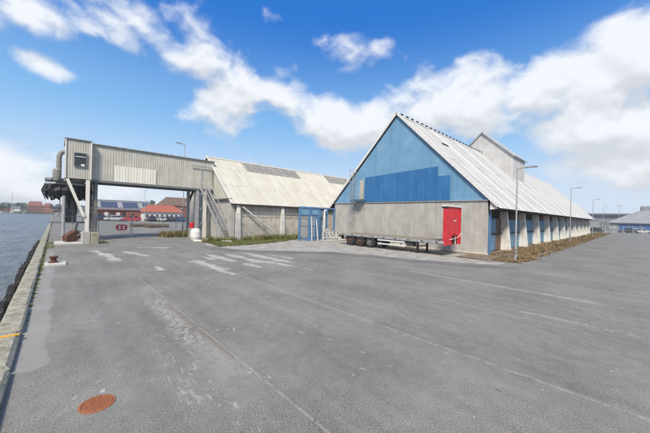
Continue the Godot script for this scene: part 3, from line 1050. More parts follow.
	for k in 9:
		st = mb()
		var pts := []
		for a in 9:
			var t := PI * a / 8.0
			pts.append(V(WX - 0.28 - sin(t) * 0.62, 2.5 + k * 0.65, lz - cos(t) * 0.34))
		tube(st, pts, 0.016, 5)
		build(st, "safety_hoop", M.steel, ld)
	for s in [-0.6, 0.0, 0.6]:
		st = mb()
		tube(st, [V(WX - 0.28 - 0.62 * cos(s * 1.2), 2.5, lz + s * 0.5), V(WX - 0.28 - 0.62 * cos(s * 1.2), 7.7, lz + s * 0.5)], 0.014, 5)
		build(st, "hoop_strap", M.steel, ld)
	st = mb()
	box(st, V(WX - 0.5, 4.42, -20.0), V(0.9, 0.06, 1.4))
	build(st, "landing", M.steel_dark, ld)
	for zz2 in [-20.65, -19.35]:
		for xx in [WX - 0.9]:
			st = mb()
			tube(st, [V(xx, 4.42, zz2), V(xx, 5.5, zz2)], 0.02, 6)
			build(st, "landing_post", M.steel, ld)
		st = mb()
		tube(st, [V(WX - 0.1, 3.7, zz2), V(WX - 0.9, 4.4, zz2)], 0.025, 6)
		build(st, "landing_brace", M.steel_dark, ld)
	for y in [4.95, 5.5]:
		st = mb()
		tube(st, [V(WX - 0.02, y, -19.35), V(WX - 0.9, y, -19.35), V(WX - 0.9, y, -20.65)], 0.018, 6)
		build(st, "landing_rail", M.steel, ld)
	st = mb()
	box(st, V(WX - 0.02, 5.55, -19.9), V(0.08, 2.0, 0.5))
	B.call(st, "gable_hatch", M.beige_door)

# ---------------------------------------------------------------- pale shed
const SX := 12.69
const SN := -27.0
const SF := -39.8
const SR := -33.4
const SH := 9.12

func sroof(z: float) -> float:
	return SH - absf(z - SR) * 0.812

func make_shed() -> void:
	var O := V(SX, 0, SR)
	var sh := thing("pale_shed", "concrete shed with cream corrugated roof and grey patches beside the conveyor bridge", "shed", O)
	var B := func(st: SurfaceTool, called: String, m: Material) -> MeshInstance3D:
		var o := build(st, called, m, sh)
		o.position = -O
		return o
	var L := 42.0
	var st := mb()
	prism(st, V(SX, 0, 0), Vector3.BACK, Vector3.UP, PackedVector2Array([Vector2(SF, 0), Vector2(SN, 0), Vector2(SN, sroof(SN) - 0.12), Vector2(SR, SH - 0.12), Vector2(SF, sroof(SF) - 0.12)]), V(0.25, 0, 0))
	B.call(st, "gable_wall", M.concrete)
	# board-marked gable panels, upper part clad
	var n := 6
	for k in n:
		var za := SF + (SN - SF) * k / n
		var zb := SF + (SN - SF) * (k + 1) / n
		st = mb()
		block(st, V(SX - 0.03, 2.0, (za + zb) / 2), V(0.06, 4.0, zb - za - 0.02), 0.006)
		B.call(st, "gable_panel", M.concrete)
	for k in 13:
		var za := SF + (SN - SF) * k / 13.0
		var ww := (SN - SF) / 13.0
		var prof := ribs(ww, 0.245, 0.02, 0.4)
		prof.append(Vector2(clampf(SR - za, 0, ww), 0))
		prof.sort_custom(func(a, b): return a.x < b.x)
		st = mb()
		sheet(st, V(SX - 0.02, 0, za), Vector3.BACK, Vector3.UP, Vector3.LEFT, prof, func(_s): return 4.06, func(s): return maxf(4.07, sroof(za + s) - 0.1))
		B.call(st, "gable_sheet", M.clad_grey)
	st = mb()
	box(st, V(SX - 0.16, 4.1, -29.2), V(0.3, 0.12, 4.0))
	B.call(st, "gable_ledge", M.steel_dark)
	# long side: cast panels between pilasters
	st = mb()
	box(st, V(SX + L / 2, 1.85, SN - 0.3), V(L - 0.3, 3.7, 0.2))
	B.call(st, "side_wall", M.concrete_dark)
	for k in 14:
		st = mb()
		block(st, V(SX + 0.32 + 1.31 + k * 2.62, 1.72, SN - 0.1), V(2.60, 3.44, 0.16), 0.01)
		B.call(st, "wall_panel", M.concrete_dark)
	for k in 7:
		var x := SX + 0.55 + k * 5.25
		st = mb()
		prism(st, V(x - 0.18, 0, 0), Vector3.BACK, Vector3.UP, PackedVector2Array([Vector2(SN, 0), Vector2(SN + 0.42, 0), Vector2(SN + 0.40, 0.3), Vector2(SN + 0.22, 3.5), Vector2(SN, 3.5)]), V(0.36, 0, 0))
		B.call(st, "pilaster", M.white_render)
	st = mb()
	tube(st, [V(13.6, 3.35, SN + 0.3), V(17.4, 0.6, SN + 0.7)], 0.075, 10)
	B.call(st, "brace_pipe", M.white_paint)
	st = mb()
	tube(st, [V(13.3, 2.95, SN + 0.12), V(24.0, 2.85, SN + 0.12)], 0.04, 8)
	B.call(st, "service_pipe", M.steel_dark)
	st = mb()
	tube(st, [V(13.3, 2.66, SN + 0.14), V(16.0, 2.55, SN + 0.14), V(18.0, 2.62, SN + 0.14), V(24.0, 2.5, SN + 0.14)], 0.02, 6)
	B.call(st, "service_pipe", M.steel_dark)
	# roof
	var sn := V(0, 1, 0.812).normalized()
	var down := V(0, -0.812, 1).normalized()
	var zE := SN + 0.32
	var slope := (zE - SR) * sqrt(1 + 0.812 * 0.812)
	st = mb()
	prism(st, V(SX - 0.2, 0, 0), Vector3.BACK, Vector3.UP, PackedVector2Array([Vector2(SR, SH - 0.09), Vector2(zE - .03, sroof(zE - .03) - 0.09), Vector2(zE - .03, sroof(zE) - 0.19), Vector2(SR, SH - 0.19), Vector2(2 * SR - zE, sroof(zE) - 0.19), Vector2(2 * SR - zE, sroof(zE) - 0.09)]), V(L, 0, 0))
	B.call(st, "roof_deck", M.dark_board)
	var rows := [0.0, 0.24, 0.62, 1.0]
	var w := 1.36
	var cols := int((L - 0.2) / w)
	var ms := {}
	for c in cols:
		for r in 3:
			var l0: float = slope * rows[r]
			var l1: float = slope * rows[r + 1] + (0.12 if r < 2 else 0.0)
			var key := str(r)
			if not ms.has(key):
				st = mb()
				var wav := waves(w + 0.05, 0.22, 0.022)
				var ln := l1 - l0
				sheet(st, Vector3.ZERO, Vector3.RIGHT, down, sn, wav, func(_s): return 0.0, func(_s): return ln, 0.0, 0.014)
				for i in wav.size() - 1:
					var pa: Vector3 = Vector3.RIGHT * wav[i].x + down * ln + sn * (wav[i].y + 0.014)
					var pb: Vector3 = Vector3.RIGHT * wav[i + 1].x + down * ln + sn * (wav[i + 1].y + 0.014)
					quad(st, pa, pb, pb - sn * 0.02, pa - sn * 0.02, down)
				ms[key] = st.commit()
			var x0 := SX - 0.26 + c * w
			var patch: bool = r == 0 and ((x0 > 16.4 and x0 < 23.4) or (x0 > 29.5 and x0 < 36))
			var m: Material = M.roof_patch if patch else (M.roof_cream if (c * 2 + r) % 3 else M.roof_cream_b)
			place(ms[key], "patched_roof_sheet" if patch else "roof_sheet", m, sh, Transform3D(Basis(sn, rng.randf_range(-.0015, .0015)), V(x0, SH - 0.05, SR) + down * l0 + sn * (0.003 * ((c + r) % 3)) - O))
	st = mb()
	sheet(st, V(SX - 0.26, SH - 0.05, SR), Vector3.RIGHT, V(0, -0.812, -1).normalized(), V(0, 1, -0.812).normalized(), waves(L, 0.22, 0.022), func(_s): return 0.0, func(_s): return slope)
	B.call(st, "rear_roof_slope", M.roof_cream)
	for k in 20:
		st = mb()
		for s in [1.0, -1.0]:
			var d2 := V(0, -0.812, s).normalized()
			var a := V(SX - 0.26 + k * 2.1, SH + 0.0, SR)
			quad(st, a, a + V(2.09, 0, 0), a + V(2.09, 0, 0) + d2 * 0.3, a + d2 * 0.3, V(0, 1, s))
		B.call(st, "ridge_cap", M.roof_cream_b)
	for s in [1.0, -1.0]:
		st = mb()
		bar(st, V(SX - 0.27, SH - 0.02, SR), V(SX - 0.27, sroof(zE) - 0.02, SR + s * (zE - SR)), 0.05, 0.2, V(0, 1, 0))
		B.call(st, "verge_board", M.white_paint)
	st = mb()
	box(st, V(SX + L / 2 - 0.2, sroof(zE) - 0.13, zE + 0.015), V(L, 0.14, 0.04))
	B.call(st, "fascia", M.dark_board)
	st = mb()
	box(st, V(SX + L / 2, 1.85, SF + 0.15), V(L - 0.3, 3.7, 0.2))
	B.call(st, "rear_side_wall", M.concrete)

# ---------------------------------------------------------------- loading tower and conveyor bridge
func clad_box(lo: Vector3, hi: Vector3, parent: Node, m: Material, pitch: float, seam := 1.2) -> void:
	# four ribbed faces of a box, each made of separate sheets
	var faces := [[V(lo.x, lo.y, hi.z), Vector3.RIGHT, Vector3.BACK, hi.x - lo.x], [V(lo.x, lo.y, lo.z), Vector3.RIGHT, Vector3.FORWARD, hi.x - lo.x], [V(lo.x, lo.y, lo.z), Vector3.BACK, Vector3.LEFT, hi.z - lo.z], [V(hi.x, lo.y, lo.z), Vector3.BACK, Vector3.RIGHT, hi.z - lo.z]]
	var hgt := hi.y - lo.y
	for fc in faces:
		var n := maxi(1, roundi(fc[3] / seam))
		for k in n:
			var st := mb()
			sheet(st, fc[0] + fc[1] * (fc[3] * k / n), fc[1], Vector3.UP, fc[2], ribs(fc[3] / n, pitch, 0.016, 0.42), func(_s): return 0.0, func(_s): return hgt)
			build(st, "cladding_sheet", m, parent)
	var st2 := mb()
	box(st2, (lo + hi) * 0.5, hi - lo - V(0.02, 0.02, 0.02))
	build(st2, "inner_frame", M.steel_dark, parent)

func make_tower() -> void:
	# conveyor bridge
	var br := thing("conveyor_bridge", "grey ribbed conveyor bridge spanning from the quay tower to the pale shed", "conveyor bridge")
	clad_box(V(2.16, 5.2, -34.7), V(SX - 0.05, 8.2, -31.7), br, M.clad_grey, 0.2, 1.17)
	for k in 3:
		var st0 := mb()
		sheet(st0, V(3.75 + k * 1.1, 5.22, -31.62), Vector3.RIGHT, Vector3.UP, Vector3.BACK, ribs(1.09, 0.2, 0.014, 0.42), func(_s): return 0.0, func(_s): return 1.42)
		build(st0, "patch_sheet", M.clad_light, br)
	var st := mb()
	box(st, V((2.1 + SX) / 2, 8.25, -33.2), V(SX - 2.1, 0.08, 3.3))
	build(st, "roof", M.roof_patch, br)
	st = mb()
	box(st, V((2.1 + SX) / 2, 5.12, -31.62), V(SX - 2.1, 0.18, 0.12))
	box(st, V((2.1 + SX) / 2, 5.12, -34.78), V(SX - 2.1, 0.18, 0.12))
	build(st, "floor_beam", M.steel_dark, br)
	for q in [[10.95, -31.75], [11.75, -31.75], [10.95, -34.6], [11.75, -34.6]]:
		st = mb()
		bar(st, V(q[0], 0, q[1]), V(q[0], 5.1, q[1]), 0.30, 0.26, Vector3.BACK)
		build(st, "leg", M.clad_light if q[0] > 11 else M.steel, br)
	for y in [1.0, 2.6, 4.2]:
		st = mb()
		bar(st, V(10.95, y, -31.75), V(11.75, y + 0.9, -31.75), 0.07, 0.07)
		build(st, "cross_brace", M.steel, br)
	# narrow pipe frame at the shed end of the bridge
	st = mb()
	tube(st, [V(10.2, 7.55, -31.5), V(12.5, 7.55, -31.5)], 0.05, 6)
	tube(st, [V(11.2, 7.55, -31.5), V(11.2, 5.1, -31.5)], 0.035, 6)
	tube(st, [V(12.3, 7.55, -31.5), V(12.3, 5.1, -31.5)], 0.035, 6)
	build(st, "pipe_frame", M.steel, br)
	# stair from the bridge to the yard
	var sr := thing("steel_stair", "steep grey steel stair leaning from the conveyor bridge down to the yard", "stair")
	var ta := V(11.15, 5.15, -31.3)
	var tb := V(12.05, 0.05, -27.2)
	var across := V(0.72, 0, 0.18)
	for s in [0.0, 1.0]:
		st = mb()
		bar(st, ta + across * s, tb + across * s, 0.06, 0.24)
		build(st, "stringer", M.steel, sr)
		st = mb()
		tube(st, [ta + across * s + V(0, 0.95, 0), tb + across * s + V(0, 0.95, 0)], 0.028, 6)
		build(st, "handrail", M.steel, sr)
		for k in 6:
			var p: Vector3 = ta.lerp(tb, (k + 0.3) / 6.0) + across * s
			st = mb()
			tube(st, [p, p + V(0, 0.95, 0)], 0.02, 6)
			build(st, "baluster", M.steel, sr)
	for k in 20:
		var p: Vector3 = ta.lerp(tb, (k + 0.7) / 20.5) + across * 0.5
		st = mb()
		box(st, p, V(0.68, 0.035, 0.24))
		build(st, "tread", M.steel, sr)
	# quay tower
	var tw := thing("loading_tower", "grey ribbed loading cabin on steel legs standing at the quay edge", "loading tower")
	clad_box(V(0.50, 5.16, -35.0), V(2.08, 8.27, -31.2), tw, M.clad_grey, 0.16, 0.8)
	st = mb()
	box(st, V(1.29, 8.32, -33.1), V(1.72, 0.09, 4.0))
	build(st, "roof", M.steel_dark, tw)
	for x in [0.49, 2.09]:
		st = mb()
		box(st, V(x, 6.7, -31.16), V(0.09, 3.1, 0.09))
		build(st, "corner_trim", M.clad_light, tw)
	st = mb()
	box(st, V(1.41, 6.69, -31.14), V(0.70, 1.06, 0.06))
	var wf := build(st, "window", M.glass, tw)
	for q in [[0.0, 0.55, 0.82, 0.07], [0.0, -0.55, 0.82, 0.07], [-0.38, 0.0, 0.07, 1.03], [0.38, 0.0, 0.07, 1.03]]:
		st = mb()
		box(st, V(1.41 + q[0], 6.69 + q[1], -31.11), V(q[2], q[3], 0.06))
		build(st, "window_frame", M.steel_dark, wf)
	st = mb()
	box(st, V(1.41, 6.95, -31.09), V(0.62, 0.05, 0.02))
	box(st, V(1.56, 6.28, -31.095), V(0.22, 0.16, 0.02))
	build(st, "notice", M.white, wf)
	for q in [[0.46, -31.3, .11, "steel"], [1.93, -31.35, .13, "clad_light"], [2.3, -33.9, .12, "duct"], [0.5, -34.7, .12, "steel_dark"], [2.55, -32.2, .10, "duct"]]:
		st = mb()
		if q[3] == "steel":
			tube(st, [V(q[0], 0, q[1]), V(q[0], 3.7, q[1])], q[2], 12)
		else:
			bar(st, V(q[0], 0, q[1]), V(q[0], 5.16, q[1]), q[2] * 2, q[2] * 1.8, Vector3.BACK)
		build(st, "leg", M[q[3]], tw)
	st = mb()
	bar(st, V(0.62, 5.1, -31.15), V(1.72, 2.05, -31.2), 0.2, 0.14, Vector3.BACK)
	build(st, "diagonal_brace", M.clad_light, tw)
	for y in [1.1, 2.3, 3.5]:
		st = mb()
		bar(st, V(2.55, y, -32.2), V(2.3, y + 1.1, -33.9), 0.08, 0.08)
		bar(st, V(2.3, y, -33.9), V(2.55, y, -32.2), 0.08, 0.08)
		build(st, "cross_brace", M.steel_dark, tw)
	st = mb()
	bar(st, V(2.42, 0, -32.5), V(2.42, 5.1, -32.5), 0.16, 0.08, Vector3.BACK)
	build(st, "cable_tray", M.steel_dark, tw)
	for k in 7:
		st = mb()
		var hx2 := 0.2 + k * 0.19
		tube(st, [V(hx2, 4.9, -33.0 + 0.2 * (k % 3)), V(hx2 + 0.05, 3.4 - 0.3 * (k % 2), -33.0 + 0.2 * (k % 3)), V(hx2 + 0.1 * (k % 3), 2.0 + 0.25 * (k % 4), -33.2)], 0.03 + 0.015 * (k % 2), 6)
		build(st, "hanging_hose", M.black if k % 2 else M.steel_dark, tw)
	# hopper funnel under the cabin and round skirt
	st = mb()
	lathe(st, V(1.0, 0, -33.0), Vector3.UP, [Vector2(0.45, 4.55), Vector2(1.0, 5.16)], 20)
	build(st, "funnel", M.steel, tw)
	var sk := Node3D.new()
	sk.name = "loading_skirt"
	tw.add_child(sk)
	var sc := V(0.75, 0, -33.3)
	st = mb()
	lathe(st, sc, Vector3.UP, [Vector2(1.48, 4.62), Vector2(1.52, 4.70), Vector2(1.48, 4.80), Vector2(1.0, 4.98), Vector2(0.4, 5.1)], 32)
	build(st, "top_ring", M.steel, sk)
	for k in 64:
		var a := TAU * k / 64.0
		var d := V(cos(a), 0, sin(a))
		var t := V(-sin(a), 0, cos(a))
		var low := 3.50 + 0.14 * sin(k * 2.7) + (0.12 if k % 5 == 0 else 0.0)
		var rr := 1.50 + 0.06 * sin(k * 1.9)
		st = mb()
		var top := sc + d * 1.48 + V(0, 4.68, 0)
		var mid := sc + d * (rr + 0.13) + V(0, 4.15 + 0.06 * sin(k * 1.1), 0)
		var bt := sc + d * (rr - 0.12) + V(0, low, 0)
		for e in [[top, mid], [mid, bt]]:
			var ww := 0.085
			quad(st, e[0] - t * ww, e[0] + t * ww, e[1] + t * ww, e[1] - t * ww, d)
			quad(st, e[0] - t * ww - d * .02, e[0] + t * ww - d * .02, e[1] + t * ww - d * .02, e[1] - t * ww - d * .02, -d)
		build(st, "rubber_flap", M.skirt, sk)
	st = mb()
	lathe(st, sc, Vector3.UP, [Vector2(0.0, 4.0), Vector2(0.5, 3.8), Vector2(1.32, 3.95), Vector2(1.38, 4.66)], 24)
	build(st, "inner_cone", M.skirt, sk)
	# dust duct with elbow and drum
	st = mb()
	tube(st, [V(0.12, 5.3, -31.6), V(0.12, 6.75, -31.6), V(0.16, 7.0, -31.6), V(0.28, 7.2, -31.6), V(0.5, 7.28, -31.6)], 0.17, 14)
	build(st, "dust_duct", M.duct, tw)
	st = mb()
	lathe(st, V(0.02, 0, -31.6), Vector3.UP, [Vector2(0.0, 4.9), Vector2(0.22, 4.9), Vector2(0.27, 5.2), Vector2(0.27, 5.75), Vector2(0.17, 5.85)], 18)
	build(st, "dust_drum", M.duct, tw)
	for k in 3:
		st = mb()
		lathe(st, V(-0.45 + k * 0.42, 4.95, -31.75), V(1, 0, 0.25).normalized(), [Vector2(0, -.2), Vector2(0.17, -.2), Vector2(0.17, 0.2), Vector2(0, 0.2)], 14)
		build(st, "drive_motor", M.steel_dark, tw)
	# service platform with railing
	var pf := Node3D.new()
	pf.name = "service_platform"
	tw.add_child(pf)
	st = mb()
	box(st, V(1.1, 1.45, -35.2), V(3.0, 0.1, 1.8))
	build(st, "deck", M.steel_dark, pf)
	for k in 5:
		st = mb()
		tube(st, [V(-0.3 + k * 0.7, 0.0 if k % 2 == 0 else 1.45, -34.3), V(-0.3 + k * 0.7, 2.55, -34.3)], 0.03, 6)
		build(st, "post", M.steel, pf)
	for y in [2.0, 2.55]:
		st = mb()
		tube(st, [V(-0.3, y, -34.3), V(2.5, y, -34.3)], 0.028, 6)
		build(st, "rail", M.steel, pf)
	st = mb()
	block(st, V(0.95, 2.7, -35.3), V(0.9, 2.4, 0.8), 0.03)
	build(st, "control_cabinet", M.steel_dark, tw)
	st = mb()
	lathe(st, V(0.6, 2.9, -34.85), Vector3.BACK, [Vector2(0.16, -.1), Vector2(0.16, 0.06), Vector2(0.0, 0.1)], 14)
	build(st, "work_light", M.lamp_glass, tw)
	# footing slab
	st = mb()
	block(st, V(1.25, 0.04, -30.0), V(2.6, 0.14, 2.2), 0.03)
	var slab := build(st, "footing_slab", M.pale_concrete)
	tag(slab, "pale concrete slab under the loading tower legs", "concrete slab")
	# rusty grab tipped on the slab
	var gr := thing("rusty_grab", "rusty brown steel hopper tipped over on the slab under the loading tower", "hopper", V(1.2, 0.11, -29.9), 0.5)
	gr.scale = V(0.8, 0.85, 0.8)
	st = mb()
	prism(st, V(-0.55, 0, 0), Vector3.RIGHT, Vector3.UP, PackedVector2Array([Vector2(-0.15, 0.05), Vector2(0.55, 0.0), Vector2(1.15, 0.55), Vector2(0.6, 1.05), Vector2(-0.25, 0.5)]), V(0, 0, -0.7))
	build(st, "bucket", M.rust, gr)
	st = mb()
	bar(st, V(0.1, 0.95, -0.35), V(0.25, 1.75, -0.35), 0.22, 0.22, Vector3.BACK)
	build(st, "arm", M.steel_dark, gr)
	st = mb()
	bar(st, V(0.2, 1.0, -0.33), V(1.5, 0.62, -0.3), 0.1, 0.1)
	build(st, "link", M.steel_dark, gr)
	st = mb()
	box(st, V(0.25, 0.62, 0.02), V(0.35, 0.12, 0.03), Basis(Vector3.BACK, 0.4))
	build(st, "plate", M.steel, gr)
	for q in [[1.72, -28.9, "grey concrete block nearest the quay, in front of the loading tower", 0.95], [2.25, -28.75, "pale concrete block on the yard side in front of the loading tower", 0.88]]:
		st = mb()
		block(st, V(0, q[3] / 2, 0), V(0.5, q[3], 0.62), 0.04)
		var b := build(st, "concrete_block", M.concrete if q[0] < 2 else M.kerb)
		b.position = V(q[0], 0, q[1])
		b.rotation.y = 0.08
		tag(b, q[2], "concrete block", "concrete blocks by the tower")

# ---------------------------------------------------------------- blue steel gate between the two buildings
func make_blue_gate() -> void:
	var Z := -23.75
	var gt := thing("blue_steel_gate", "blue steel portal and barred gate between the pale shed and blue warehouse", "gate")
	var st := mb()
	for q in [18.5, 19.9, 21.15, 22.35, 23.5]:
		st = mb()
		box(st, V(q, 1.72, Z), V(0.16 if q != 19.9 else 0.34, 3.44, 0.16))
		build(st, "post", M.gate_blue, gt)
	st = mb()
	box(st, V(19.9, 0.09, Z + 0.2), V(1.1, 0.18, 0.7))
	build(st, "foot_plate", M.gate_blue, gt)
	st = mb()
	box(st, V(21.0, 3.5, Z), V(5.2, 0.16, 0.2))
	build(st, "top_beam", M.gate_blue, gt)
	for k in 3:
		st = mb()
		sheet(st, V(18.55 + k * 0.86, 2.75, Z + 0.02), Vector3.RIGHT, Vector3.UP, Vector3.BACK, ribs(0.85, 0.17, 0.02), func(_s): return 0.0, func(_s): return 0.7)
		build(st, "upper_sheet", M.light_blue, gt)
	for k in 9:
		st = mb()
		tube(st, [V(18.65 + k * 0.145, 0.1, Z), V(18.65 + k * 0.145, 2.75, Z)], 0.014, 5)
		build(st, "bar", M.gate_blue, gt)
	for k in 7:
		st = mb()
		box(st, V(20.2 + k * 0.15, 1.4, Z - 0.02), V(0.07, 2.7, 0.03))
		build(st, "slat", M.gate_blue, gt)
	for k in 4:
		st = mb()
		sheet(st, V(21.2 + k * 0.30, 0.05, Z - 0.7), Vector3.RIGHT, Vector3.UP, Vector3.BACK, ribs(0.29, 0.14, 0.02), func(_s): return 0.0, func(_s): return 3.2)
		build(st, "door_sheet", M.board_blue, gt)
	for y in [0.3, 1.5, 2.7]:
		st = mb()
		box(st, V(19.8, y, Z - 0.03), V(2.6, 0.07, 0.05))
		build(st, "cross_rail", M.gate_blue, gt)
	# white tube barriers leaning in front
	var shapes := [[V(19.6, 0.02, -23.0), V(19.62, 2.55, -23.2)], [V(20.35, 0.02, -22.9), V(20.4, 2.3, -23.3)], [V(21.55, 0.6, -23.3), V(21.7, 3.2, -23.45), V(21.95, 3.3, -23.45)]]
	var labels := ["upright white pipe standing left of the blue gate's wide post", "shorter white pipe standing right of the blue gate's wide post", "tall bent white pipe standing in the blue portal opening"]
	for k in 3:
		st = mb()
		tube(st, shapes[k], 0.065 if k < 2 else 0.11, 10)
		var o := build(st, "white_pipe", M.head_grey)
		tag(o, labels[k], "pipe", "white pipes at the blue gate")
	var rk := thing("white_tube_rack", "tangled low rack of bent white tubes on the apron by the blue gate", "rack")
	for k in 5:
		st = mb()
		var x := 20.5 + k * 0.5
		tube(st, [V(x, 0.04, -22.2), V(x + 0.05, 0.9 + 0.12 * (k % 2), -22.4), V(x + 0.32, 1.0 + 0.12 * (k % 2), -22.5), V(x + 0.45, 0.45, -22.6), V(x + 0.5, 0.04, -22.7)], 0.045, 8)
		build(st, "hoop", M.head_grey, rk)
	for q in [[V(20.3, 0.08, -22.15), V(23.0, 0.10, -21.7)], [V(20.4, 0.35, -22.3), V(22.8, 0.30, -22.0)], [V(20.8, 1.5, -22.8), V(21.9, 0.2, -22.1)], [V(21.3, 1.3, -22.7), V(22.6, 0.12, -21.9)]]:
		st = mb()
		tube(st, q, 0.05, 8)
		build(st, "tube", M.head_grey, rk)

# ---------------------------------------------------------------- flatbed trailer
func make_trailer() -> void:
	var tr := thing("flatbed_trailer", "empty three-axle flatbed trailer with red headboard parked along the blue gable", "trailer", V(21.2, 0, -14.3))
	var o := V(21.2, 0, -14.3)
	var xn := 20.0 - o.x
	var xf := 22.4 - o.x
	var z0 := -19.5 - o.z
	var z1 := -9.15 - o.z
	var st := mb()
	var nP := 34
	for k in nP:
		var zz := z0 + 0.05 + (z1 - z0 - 0.1) * (k + 0.5) / nP
		st = mb()
		box(st, V((xn + xf) / 2, 1.02 + rng.randf_range(-.006, .006), zz), V(xf - xn - 0.12, 0.045, (z1 - z0 - 0.1) / nP - 0.014))
		build(st, "deck_plank", M.plank, tr)
	for x in [xn, xf]:
		st = mb()
		box(st, V(x, 0.97, (z0 + z1) / 2), V(0.07, 0.17, z1 - z0))
		build(st, "side_rail", M.steel if x == xn else M.chassis, tr)
	for k in 9:
		st = mb()
		box(st, V(xn - 0.045, 0.98, z0 + 0.6 + k * 1.15), V(0.02, 0.10, 0.16))
		build(st, "lashing_point", M.chassis, tr)
	for x in [-0.45, 0.45]:
		st = mb()
		prism(st, V(x - 0.07, 0, 0), Vector3.BACK, Vector3.UP, PackedVector2Array([Vector2(z0 + 0.3, 0.62), Vector2(z1 - 3.4, 0.62), Vector2(z1 - 2.6, 0.80), Vector2(z1 - 0.15, 0.80), Vector2(z1 - 0.15, 0.97), Vector2(z0 + 0.3, 0.97)]), V(0.14, 0, 0))
		build(st, "chassis_beam", M.chassis, tr)
	for k in 9:
		st = mb()
		box(st, V((xn + xf) / 2, 0.89, z0 + 0.5 + k * 1.17), V(xf - xn - 0.1, 0.12, 0.07))
		build(st, "cross_member", M.chassis, tr)
	# wheels
	for zc in [-18.05, -16.9, -15.75]:
		st = mb()
		tube(st, [V(xn + 0.1, 0.5, zc - o.z), V(xf - 0.1, 0.5, zc - o.z)], 0.07, 8)
		build(st, "axle", M.chassis, tr)
		for s in [-1.0, 1.0]:
			var wx := xn + 0.16 if s < 0 else xf - 0.16
			var wh := Node3D.new()
			wh.name = "wheel"
			tr.add_child(wh, true)
			wh.position = V(wx, 0.5, zc - o.z)
			var ax := V(s, 0, 0)
			st = mb()
			lathe(st, Vector3.ZERO, ax, [Vector2(0.30, -0.16), Vector2(0.46, -0.16), Vector2(0.5, -0.11), Vector2(0.5, 0.11), Vector2(0.46, 0.16), Vector2(0.31, 0.165), Vector2(0.29, 0.12)], 28)
			build(st, "tyre", M.rubber, wh)
			st = mb()
			lathe(st, Vector3.ZERO, ax, [Vector2(0.29, 0.13), Vector2(0.27, 0.08), Vector2(0.20, 0.03), Vector2(0.14, 0.05), Vector2(0.12, 0.17), Vector2(0.0, 0.19)], 24)
			build(st, "rim", M.rust if zc < -16.0 else M.steel_dark, wh)
			st = mb()
			for b in 10:
				var a := TAU * b / 10.0
				lathe(st, V(s * 0.05, cos(a) * 0.17, sin(a) * 0.17), ax, [Vector2(0.018, -0.02), Vector2(0.018, 0.03), Vector2(0, 0.03)], 6)
			build(st, "wheel_nuts", M.steel, wh)
	for k in 4:
		st = mb()
		box(st, V(xn + 0.18, 0.78 if k in [0, 3] else 1.0 - 0.06, z0 + 0.35 + k * 1.16), V(0.34, 0.45 if k in [0, 3] else 0.05, 0.03 if k in [0, 3] else 0.5))
		build(st, "mudguard", M.black, tr)
	# side guard rails
	for y in [0.46, 0.76]:
		st = mb()
		box(st, V(xn + 0.03, y, (-14.9 - 12.35) / 2 - o.z), V(0.04, 0.11, 2.6))
		build(st, "side_guard", M.white_paint, tr)
	for zc in [-14.6, -12.7]:
		st = mb()
		box(st, V(xn + 0.08, 0.68, zc - o.z), V(0.05, 0.6, 0.07))
		build(st, "guard_bracket", M.chassis, tr)
	# tool box and landing legs
	st = mb()
	block(st, V(xn + 0.45, 0.66, -12.0 - o.z), V(0.5, 0.42, 0.6), 0.03)
	build(st, "tool_box", M.chassis, tr)
	for x in [-0.75, 0.75]:
		st = mb()
		box(st, V(x, 0.56, -11.45 - o.z), V(0.13, 0.8, 0.13))
		box(st, V(x, 0.22, -11.45 - o.z), V(0.1, 0.4, 0.1))
		box(st, V(x, 0.025, -11.45 - o.z), V(0.3, 0.05, 0.3))
		build(st, "landing_leg", M.black, tr)
	st = mb()
	bar(st, V(-0.75, 0.5, -11.45 - o.z), V(0.75, 0.5, -11.45 - o.z), 0.08, 0.08)
	build(st, "landing_brace", M.black, tr)
	# rear bumper and lamps
	st = mb()
	box(st, V(0, 0.55, z0 + 0.12), V(2.2, 0.12, 0.08))
	build(st, "rear_bumper", M.white_paint, tr)
	for x in [-1.0, 1.0]:
		st = mb()
		box(st, V(x, 0.8, z0 - 0.02), V(0.3, 0.14, 0.04))
		build(st, "tail_lamp", M.tail_red, tr)
	# headboard
	var hb := Node3D.new()
	hb.name = "headboard"
	tr.add_child(hb)
	var hz := z1 + 0.02
	st = mb()
	box(st, V(0, 2.16, hz), V(2.4, 2.72, 0.12))
	build(st, "red_panel", M.red_paint, hb)
	for x in [xn + 0.04, xf - 0.04]:
		st = mb()
		box(st, V(x, 2.16, hz - 0.02), V(0.12, 2.76, 0.26))
		build(st, "corner_post", M.red_paint, hb)
	for k in 5:
		st = mb()
		box(st, V(-0.9 + k * 0.45, 2.2, hz + 0.066), V(0.05, 2.5, 0.014))
		build(st, "stiffener", M.red_paint, hb)
	st = mb()
	box(st, V(0, 3.60, hz - 0.02), V(2.56, 0.13, 0.34))
	build(st, "top_rail", M.white_paint, hb)
	st = mb()
	box(st, V(xn + 0.02, 3.46, hz - 0.06), V(0.16, 0.1, 0.4))
	build(st, "rail_end", M.black, hb)
	st = mb()
	box(st, V(0.15, 2.55, hz + 0.098), V(0.5, 0.06, 0.006))
	build(st, "maker_plate", M.white, hb)
	st = mb()
	box(st, V(0.1, 1.18, hz + 0.11), V(0.62, 0.55, 0.06))
	build(st, "coupling_board", M.black, hb)
	for k in 4:
		st = mb()
		var pts := []
		for s in 25:
			var a := s * 0.95
			pts.append(V(-0.15 + k * 0.17 + 0.05 * cos(a), 1.62 - s * 0.022, hz + 0.2 + 0.05 * sin(a)))
		tube(st, pts, 0.014, 5)
		build(st, "coiled_hose", M.black if k % 2 == 0 else M.red_paint, hb)
	st = mb()
	tube(st, [V(xn - 0.02, 1.06, hz - 0.3), V(-0.3, 1.24, hz + 0.2), V(0.6, 1.36, hz + 0.22), V(xf, 1.62, hz + 0.12)], 0.022, 6)
	tube(st, [V(0.02, 0.85, hz + 0.2), V(0.02, 1.4, hz + 0.2)], 0.03, 6)
